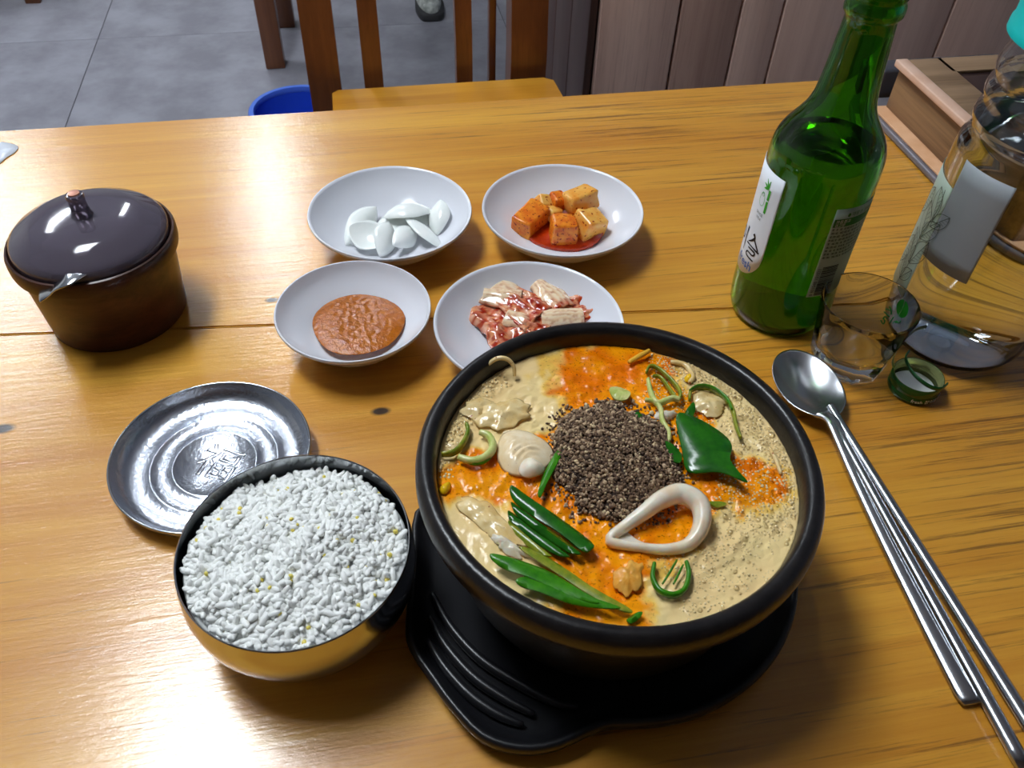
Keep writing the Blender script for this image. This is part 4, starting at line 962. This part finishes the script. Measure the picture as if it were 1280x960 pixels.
def cham(x0):
    return join([stroke_geo([(x0-4*mm, 15.4*mm), (x0-1*mm, 15.2*mm)], 1.1*mm), stroke_geo([(x0-5*mm, 12.8*mm), (x0, 13*mm)], 1.0*mm), stroke_geo([(x0-2*mm, 12.6*mm), (x0-5.4*mm, 8.2*mm)], [1.2*mm, .5*mm]), stroke_geo([(x0-2.4*mm, 11*mm), (x0, 8.6*mm)], .9*mm),
                 stroke_geo([(x0+2.6*mm, 15.8*mm), (x0+2.6*mm, 7.6*mm)], [1.4*mm, .7*mm]), stroke_geo([(x0+2.8*mm, 11.6*mm), (x0+5*mm, 11.8*mm)], .9*mm), stroke_geo([(x0-3*mm, 5.6*mm), (x0-3*mm, .6*mm), (x0+3*mm, .6*mm), (x0+3*mm, 5.6*mm), (x0-3*mm, 5.6*mm)], .9*mm, n=1)])
on_bottle('brush_lettering', [(lambda g_: ([(x*1.2, y*1.15, z) for x, y, z in g_[0]], g_[1]))(join([cham(-12*mm), yi(0), seul(11.5*mm)]))][0], 163, .0485, P_BLK, lab)
on_bottle('fresh_lettering', text_geo('fresh', .0085), 163+2, .0408, P_BLU, lab)
# green bamboo mark, bottle outline and year
on_bottle('green_mark', join([([(0, 0, 0), (1.9*mm, 0, 0), (1.9*mm, 8*mm, 0), (0, 8*mm, 0)], [(0, 1, 2, 3)]), ([(0, 8.8*mm, 0), (1.9*mm, 8.8*mm, 0), (1.9*mm, 15.5*mm, 0), (0, 15.5*mm, 0)], [(0, 1, 2, 3)]),
    stroke_geo([(-1*mm, 15*mm), (-2.2*mm, 18*mm), (-4*mm, 21*mm)], [.3*mm, 1.6*mm, .2*mm]), stroke_geo([(-1*mm, 15*mm), (-3.4*mm, 16.6*mm), (-6*mm, 17.2*mm)], [.3*mm, 1.6*mm, .2*mm]), stroke_geo([(-1*mm, 15*mm), (-3.0*mm, 15.0*mm), (-5.2*mm, 14.0*mm)], [.3*mm, 1.7*mm, .2*mm]), stroke_geo([(-.6*mm, 15*mm), (-.8*mm, 18.6*mm), (-.3*mm, 21*mm)], [.3*mm, 1.2*mm, .2*mm])]), -170.5, .0835, P_GRN, lab)
a = np.linspace(0, 2*math.pi, 16)
on_bottle('toad_outline', join([stroke_geo([(2.6*mm*math.cos(t)*(1-.25*math.sin(t)), 4.5*mm*math.sin(t)) for t in a], .3*mm), stroke_geo([(1.2*mm*math.cos(t), 3*mm+1.0*mm*math.sin(t)) for t in a], .25*mm)]), -178, .0905, P_GRN, lab)
on_bottle('year_lettering', join([text_geo('SINCE', .0026, 'CENTER'), ([(x, y-.0030, z) for x, y, z in text_geo('1924', .0026, 'CENTER')[0]], text_geo('1924', .0026, 'CENTER')[1])]), -176, .0800, P_GRY, lab)
# back label with barcode
V, F = wrap_patch(bc3, BR_, -96, -28, T+.0368, T+.1010, 40); bl = mesh_obj('back_label', V, F, LGRAY, bot); bl['label'] = 'grey-green back label with barcode'
def rect(x0, y0, x1, y1, n=8): return join([([(x0+(x1-x0)*i/n, y0, 0), (x0+(x1-x0)*(i+1)/n, y0, 0), (x0+(x1-x0)*(i+1)/n, y1, 0), (x0+(x1-x0)*i/n, y1, 0)], [(0, 1, 2, 3)]) for i in range(n)])
R1 = random.Random(3)
on_bottle('green_band', rect(.8*mm, 0, 37*mm, 5.5*mm, 20), -96, .0888, P_DGR, bl)
on_bottle('band_lettering', join([([(x+1.6*mm, y+2.9*mm, z) for x, y, z in text_geo('과음경고', .0026)[0]], text_geo('과음경고', .0026)[1]), ([(x+1.6*mm, y+.5*mm, z) for x, y, z in text_geo('경고문', .0024)[0]], text_geo('경고문', .0024)[1])]), -96, .0888, P_WHT, bl, eps=.0007)
on_bottle('top_lettering', join([([(1.4*mm*math.cos(t)*.7+9*mm, 1*mm+1.4*mm*math.sin(t), 0) for t in np.linspace(0, 6.28, 10)], [tuple(range(10))]), ([(x+10.6*mm, y, z) for x, y, z in text_geo('재활용 분리배출', .0032)[0]], text_geo('재활용 분리배출', .0032)[1])]), -96, .0955, P_DGR, bl)
lines = []
for r in range(9):
    y = 22.5*mm-r*2.5*mm; x = 1.2*mm
    while x < 36*mm:
        l = R1.uniform(1.0, 2.6)*mm
        for q in range(2): lines.append(([(x, y+q*.8*mm, 0), (x+l, y+q*.8*mm, 0), (x+l, y+q*.8*mm+.45*mm, 0), (x, y+q*.8*mm+.45*mm, 0)], [(0, 1, 2, 3)]))
        lines.append(([(x+l*.4, y, 0), (x+l*.4+.35*mm, y, 0), (x+l*.4+.35*mm, y+1.5*mm, 0), (x+l*.4, y+1.5*mm, 0)], [(0, 1, 2, 3)])); x += l+R1.choice((.35, .35, 1.1))*mm
on_bottle('small_print', join(lines), -96, .0640, P_TXT, bl)
bars = []; y = .8*mm
while y < 23*mm:
    h_ = R1.choice((.28, .28, .5, .75))*mm; bars.append(rect(4.2*mm, y, 15.5*mm, y+h_, 8)); y += h_+R1.choice((.28, .5, .6))*mm
on_bottle('barcode', join(bars), -96, .0372, P_BLK, bl)
g = text_geo('8 801048 101023', .0030); g = ([(3.4*mm-y, x+.6*mm, z) for x, y, z in g[0]], g[1]); on_bottle('barcode_digits', g, -96, .0372, P_BLK, bl)

# ------------------------------------------------------------------ water bottle
WB = np.array([.3662, .3521]); WR = .045
PET = glass_mat('clear_plastic', (246, 250, 252), 1.42); WATER = glass_mat('water', (250, 253, 255), 1.33)
wo = [(0, .004), (.012, .003), (.030, .0005), (.036, .001), (.0405, .005), (.0435, .012), (.0448, .022), (.045, .030), (.045, .130), (.0447, .134), (.0436, .137), (.0420, .1400), (.0410, .1425), (.0414, .1450), (.0428, .1475), (.0430, .150), (.0424, .153), (.0410, .1555), (.0408, .158), (.0422, .161), (.0428, .164), (.0422, .167), (.0408, .1700), (.0408, .172), (.0420, .175), (.0424, .178), (.0415, .182), (.0400, .186), (.0395, .190), (.0395, .206)]
wi = [(max(.004, r-.0008), z+(.0012 if z < .01 else 0)) for r, z in wo[1:]]
wb = empty('water_bottle', (WB[0], WB[1], T)); tag(wb, 'clear plastic water bottle with teal cap at the right edge', 'bottle')
lathe('body', wo+wi[::-1]+[(0, .0055)], (WB[0], WB[1], T), PET, wb, n=96, sharp=60)
wl = .150
wq = [(max(0, r-.00010), z+(.0002 if z < .01 else 0)) for r, z in wi if z < wl]
rr = float(np.interp(wl, [z for r, z in wi], [r for r, z in wi]))-.0001
tag(lathe('drinking_water', [(0, .0058)]+wq+[(rr, wl), (0, wl-.0002)], (WB[0], WB[1], T), WATER, n=96, sharp=60), 'water inside the clear plastic bottle', 'water')
TEAL = mat('teal_cap', (0, 184, 180), .35, spec=.5)
zc = .1965
lathe('cap', [(0, zc+.022), (.038, zc+.022), (.0425, zc+.020), (.0435, zc+.017), (.0437, zc+.003), (.0446, zc+.002), (.0448, zc-.002), (.0420, zc-.002), (.0412, zc+.0), (.0410, zc+.0195), (0, zc+.0195)], (WB[0], WB[1], T), TEAL, wb, n=108, rfun=lambda a, z: 1+(.008*math.cos(36*a) if zc+.004 < z < zc+.0165 else 0))
WLAB = mat('water_label_grey', (158, 164, 170), .5); WLAB2 = mat('water_label_mint', (196, 212, 196), .5); INK = mat('leaf_ink', (74, 82, 68), .6)
V, F = wrap_patch(WB, WR, 178, 219.5, T+.0690, T+.1325, 24); o = mesh_obj('grey_label', V, F, WLAB, wb); o['label'] = 'plain grey label panel'
V, F = wrap_patch(WB, WR, 100, 178, T+.0330, T+.1140, 32, eps=.0003); ml = mesh_obj('leaf_label', V, F, WLAB2, wb); ml['label'] = 'mint label with drawn leaves'
def leafdraw(x, y, s, r, fl=1):
    def tr_(p): return (x+fl*(p[0]*math.cos(r)-p[1]*math.sin(r))*s, y+(p[0]*math.sin(r)+p[1]*math.cos(r))*s)
    L1 = [(0, 0), (.25, .35), (.28, .7), (.1, 1.0)]; L2 = [(0, 0), (-.2, .35), (-.15, .7), (.1, 1.0)]; mid = [(0, 0), (.04, .5), (.1, 1.0)]
    gs = [stroke_geo([tr_(p) for p in q], .35*mm) for q in (L1, L2, mid)]
    for k in np.linspace(.15, .85, 7): gs.append(stroke_geo([tr_((.04*k*2, k)), tr_((.2*math.sin(k*3.1)+.04, k+.12))], .2*mm, 1))
    return join(gs)
gs = [stroke_geo([(-12*mm, 3*mm), (-8*mm, 22*mm), (-9*mm, 40*mm), (-4*mm, 62*mm), (-5*mm, 76*mm)], .4*mm)]
for (x, y, s, r, f_) in ((-8, 22, 24, -.3, 1), (-9, 22, 22, .5, 1), (-9, 40, 22, -.5, 1), (-8.5, 40, 24, .35, 1), (-4, 56, 20, .4, 1), (-4, 52, 18, -.6, 1), (-11, 8, 16, .4, 1), (-11, 8, 16, -.5, 1), (-24, 12, 26, -.2, 1), (-30, 30, 28, .3, 1), (-26, 48, 24, -.3, 1), (-40, 20, 30, .1, 1)):
    gs.append(leafdraw(x*mm, y*mm, s*mm, r, f_))
V, F = wrap_geo(join(gs), WB, WR, 178, T+.034, eps=.0008); mesh_obj('leaf_drawing', V, F, INK, ml, smooth=False)

# ------------------------------------------------------------------ shot glass
GC = np.array([.2875, .3388]); SG = glass_mat('shot_glass_clear', (250, 254, 252), 1.32)
def facet(a, z):
    k = max(0, min(1, (.026-z)/.008)); s = math.pi/5; am = (a % (s))-s/2
    return 1-k+k*(math.cos(s/2)/math.cos(am))*1.02
prof = [(0, .0008), (.017, .0008), (.0195, 0), (.0222, .0006), (.0230, .003), (.0238, .010), (.0252, .022), (.0262, .028), (.0288, .0470), (.0288, .0480), (.0281, .0485), (.0275, .0478), (.0248, .028), (.0235, .020), (.0218, .0135), (.018, .0115), (0, .0112)]
gl = lathe('shot_glass', prof, (GC[0], GC[1], T), SG, n=80, sharp=60, rfun=lambda a, z: facet(a, z) if z > 0 else 1); tag(gl, 'small clear faceted shot glass with green print', 'glass')
# green print on the far right wall of the glass
def g_r(z): return .0248+(z-.028)*.0027/.0198-.0009
def on_glass(pts, wd, cl=False):
    out = []
    for px, py in pts:
        d = ray(px, py); r = .0282
        for _ in range(12):
            o_ = CAM-np.array([GC[0], GC[1], 0]); a_ = d[0]**2+d[1]**2; b_ = o_[0]*d[0]+o_[1]*d[1]; c_ = o_[0]**2+o_[1]**2-r*r; s_ = (-b_+math.sqrt(max(0, b_*b_-a_*c_)))/a_
            P_ = CAM+d*s_; r = g_r(P_[2]-T)+.0004
        out.append(P_)
    return out
def gprint(q, wd, closed=False, n=4):
    P_ = smooth_path(on_glass(q, wd), n, closed); return tube_geo(P_, wd/2, 6, closed, .6)
ctr = (1128, 386)
disc = []
for half in (0, 1):
    t0, t1 = ((-60, 130) if half == 0 else (135, 290))
    q = [ctr]+[(ctr[0]+7.6*math.cos(math.radians(t)), ctr[1]+11.6*math.sin(math.radians(t))) for t in np.linspace(t0, t1, 14)]
    P_ = on_glass(q, 0); disc.append((P_, [(0, i, i+1) for i in range(1, len(P_)-1)]))
V, F = join(disc); mesh_obj('round_mark', V, F, P_DGR, gl, smooth=False)
let = [[(1112, 383), (1114, 388), (1114, 393)], [(1107, 386), (1113, 388)], [(1105, 389.5), (1112, 396)], [(1104, 399), (1106, 395.5), (1109, 399)], [(1101, 400), (1104, 405), (1106, 401), (1104, 398)], [(1117, 396), (1112, 404)], [(1116, 404), (1119, 401.5), (1120, 404)], [(1121, 401), (1123, 404), (1126, 401)]]
mesh_obj('green_lettering', *join([gprint(q, .0011) for q in let]), P_DGR, gl)

# ------------------------------------------------------------------ bottle cap with torn strip
KC = np.array([.3164, .3084]); CG = mat('cap_green', (16, 84, 38), .25, metal=.35, coat=.4); CI = mat('cap_inside_gold', (196, 200, 140), .25, metal=.7); CW = mat('cap_liner', (214, 218, 226), .5)
kp = empty('bottle_cap', (KC[0], KC[1], T)); tag(kp, 'green metal screw cap lying open side up with torn ring', 'cap')
lathe('shell', [(0, 0), (.0128, 0), (.0142, .0006), (.0150, .002), (.0152, .0045), (.0147, .0055), (.0147, .0062), (.0152, .0072), (.0153, .0122), (.0150, .0128), (.0149, .0124), (.01485, .007), (.0143, .0055), (.0147, .004), (.0138, .0012), (0, .0008)], (KC[0], KC[1], T), CG, kp, n=64)
lathe('inside_wall', [(.0145, .0015), (.0145, .0055), (.0139, .0062), (.0145, .0070), (.0140, .0082), (.0147, .0090), (.0147, .0126), (.0144, .0126), (.0143, .0092), (.0136, .0082), (.0141, .0070), (.0135, .0062), (.0141, .0052), (.0141, .0015), (.0145, .0015)], (KC[0], KC[1], T), CI, kp, n=64)
lathe('liner', [(0, .0034), (.0128, .0034), (.0132, .0028), (.0132, .0012), (0, .0012)], (KC[0], KC[1], T), CW, kp, n=48)
def ribbon(name, P, hgt, th, m, parent, up=(0, 0, 1)):
    P = smooth_path(P, 6); V, F = tube_geo(P, th, 8, False, hgt/th, up); o = mesh_obj(name, V, F, m, parent); fixn(o); return o
ribbon('torn_ring', [at(x, y, T+z) for x, y, z in ((1136, 439, .0180), (1132, 448, .0170), (1138, 462, .0165), (1150, 475, .0160), (1164, 484, .0150), (1176, 486, .0140), (1184, 480, .0140))], .0016, .0006, CG, kp)
ribbon('torn_strip', [at(x, y, T+z) for x, y, z in ((1118, 460, .0130), (1116, 451, .0150), (1120, 440, .0180), (1131, 425, .0205), (1147, 411, .0225), (1163, 405, .0235))], .0016, .0004, mat('strip_olive', (96, 98, 40), .3, metal=.5), kp)
g = text_geo('fresh 참이슬 1924', .0034); V, F = wrap_geo(g, KC, .0153, -125, T+.0030, eps=.0002); mesh_obj('cap_lettering', [(x, y, z) for x, y, z in V], F, P_WHT, kp, smooth=False)

# ------------------------------------------------------------------ spoon and chopsticks
def spoon():
    ctr = at(1008, 484, T+.006); end = at(1220, 878, T+.004); ax = np.array([end[0]-ctr[0], end[1]-ctr[1]]); ax /= np.hypot(*ax); sd = np.array([-ax[1], ax[0]])
    Lb, Wb = .0290, .0200; V = []; F = []; nu, nv = 26, 20; e = empty('soup_spoon', (ctr[0], ctr[1], T)); tag(e, 'long stainless steel soup spoon beside the stew pot', 'spoon')
    for s in (0, 1):
        for i in range(nu+1):
            r = i/nu
            for k in range(40):
                a = 2*math.pi*k/40; u = math.cos(a)*r; v = math.sin(a)*r
                neck = max(0, u-.55)*.25
                x = u*Lb*(1.0 if u < 0 else 1.06); y = v*Wb*(1-neck)
                z = .0088*(r**2)-.0005+(.0003 if s == 0 else -.0008)+.0028*max(0, u)**3*r
                V.append((ctr[0]+ax[0]*x+sd[0]*y, ctr[1]+ax[1]*x+sd[1]*y, T+.0016+z))
    k0 = (nu+1)*40
    for i in range(nu):
        for k in range(40):
            a, b = i*40+k, (i+1)*40+k; a2, b2 = i*40+(k+1) % 40, (i+1)*40+(k+1) % 40; F += [(a, b, b2, a2), (k0+a, k0+a2, k0+b2, k0+b)]
    for k in range(40): a, b = nu*40+k, nu*40+(k+1) % 40; F.append((a, k0+a, k0+b, b))
    o = mesh_obj('bowl', V, F, STEEL_B, e); fixn(o)
    Pn = [np.array([*(ctr[:2]+ax*t), T+z]) for t, z in ((.0265, .0102), (.033, .0125), (.045, .0115), (.07, .0085), (.11, .0052), (.16, .0030), (np.hypot(*(end[:2]-ctr[:2])), .0024))]
    P = smooth_path(Pn, 8); n = len(P); wid = np.interp(np.linspace(0, 1, n), [0, .06, .16, .3, .6, .85, .97, 1], [.0075, .0056, .0042, .0042, .0054, .0066, .0070, .0056])
    V, F = tube_geo(P, list(wid), 12, False, .36); o = mesh_obj('handle', V, F, STEEL_B, e); fixn(o)
spoon()
def chopstick(a, b, za, zb, label):
    A_, B_ = at(*a, T+za), at(*b, T+zb); d = B_-A_; Bx = A_+d*1.03; n = 24; P = [A_+(Bx-A_)*i/n for i in range(n+1)]
    e = empty('chopstick', (A_[0], A_[1], T)); tag(e, label, 'chopstick', 'pair of steel chopsticks')
    V, F = tube_geo(P, [.0023+.0016*(i/n) for i in range(n+1)], 10, False, .72); o = mesh_obj('shaft', V, F, STEEL_B, e); fixn(o)
    Pg = [A_+(Bx-A_)*t for t in np.linspace(.004, .05, 30)]; V, F = tube_geo(Pg, [.0025+(.00018 if i % 2 else 0) for i in range(30)], 10, False, .74); o = mesh_obj('grooved_tip', V, F, STEEL, e); fixn(o)
chopstick((1037, 506), (1292, 914), .0125, .0034, 'right-hand steel chopstick, its tip resting highest on the spoon')
chopstick((1043, 528), (1272, 944), .0120, .0034, 'left-hand steel chopstick, lying next to the spoon handle')

# ------------------------------------------------------------------ box and tray at the right back
bx0, by1, bzt = .466, .634, T+.0515
bx = empty('utensil_box', (.55, .56, T+.0066)); tag(bx, 'walnut laminate box with glazed lid at the back right', 'box')
by0, bx1 = .455, .66
box('side_panel', (bx0+.006, (by0+by1)/2, T+.0285), (.012, by1-by0, .040), BOX_W, bx, bev=.001)
box('side_panel', (bx1-.006, (by0+by1)/2, T+.0285), (.012, by1-by0, .040), BOX_W, bx, bev=.001)
box('front_panel', ((bx0+bx1)/2, by0+.006, T+.0285), (bx1-bx0-.024, .012, .040), BOX_T, bx, bev=.001)
box('back_panel', ((bx0+bx1)/2, by1-.006, T+.0285), (bx1-bx0-.024, .012, .040), BOX_T, bx, bev=.001)
box('base_board', ((bx0+bx1)/2-.004, (by0+by1)/2, T+.0075), (bx1-bx0+.016, by1-by0+.004, .002), PEACH, bx, bev=.0006)
fw_ = .032
for (cx_, cy_, w_, d_) in ((bx0+fw_/2+.004, (by0+by1)/2, fw_, by1-by0), (bx1-fw_/2, (by0+by1)/2, fw_, by1-by0), ((bx0+bx1)/2, by1-fw_*.4, bx1-bx0-2*fw_, fw_*.8), ((bx0+bx1)/2, by0+fw_/2, bx1-bx0-2*fw_, fw_)):
    box('lid_frame', (cx_, cy_, T+.0500), (w_, d_, .0030), BOX_T, bx, bev=.0005)
box('lid_window', ((bx0+bx1)/2, (by0+by1)/2, T+.0490), (bx1-bx0-2*fw_+.004, by1-by0-2*fw_*.85, .0012), mat('smoked_window', (42, 30, 32), .08, spec=.6), bx, bev=.0002)
COPPER = mat('copper_trim', (226, 190, 168), .35, var=(214, 172, 146), vscale=30)
box('edge_trim', (bx0-.0005, (by0+by1)/2, T+.0490), (.011, by1-by0+.003, .0062), COPPER, bx, bev=.0012)
tag(box('serving_tray', (.562, .553, T+.0032), (.222, .205, .0062), mat('tray_grey', (120, 116, 122), .35, metal=.3), bev=.002), 'thin grey tray under the walnut box', 'tray')
cpt = atX(1113, 103, .470)
tag(box('charcoal_holder', (.545, .6700, T+.0150), (.150, .022, .030), mat('charcoal_plastic', (66, 66, 74), .4), bev=.003), 'charcoal plastic holder behind the walnut box', 'holder')
for o in bpy.data.objects:
    if '_o' in o.keys(): del o['_o']
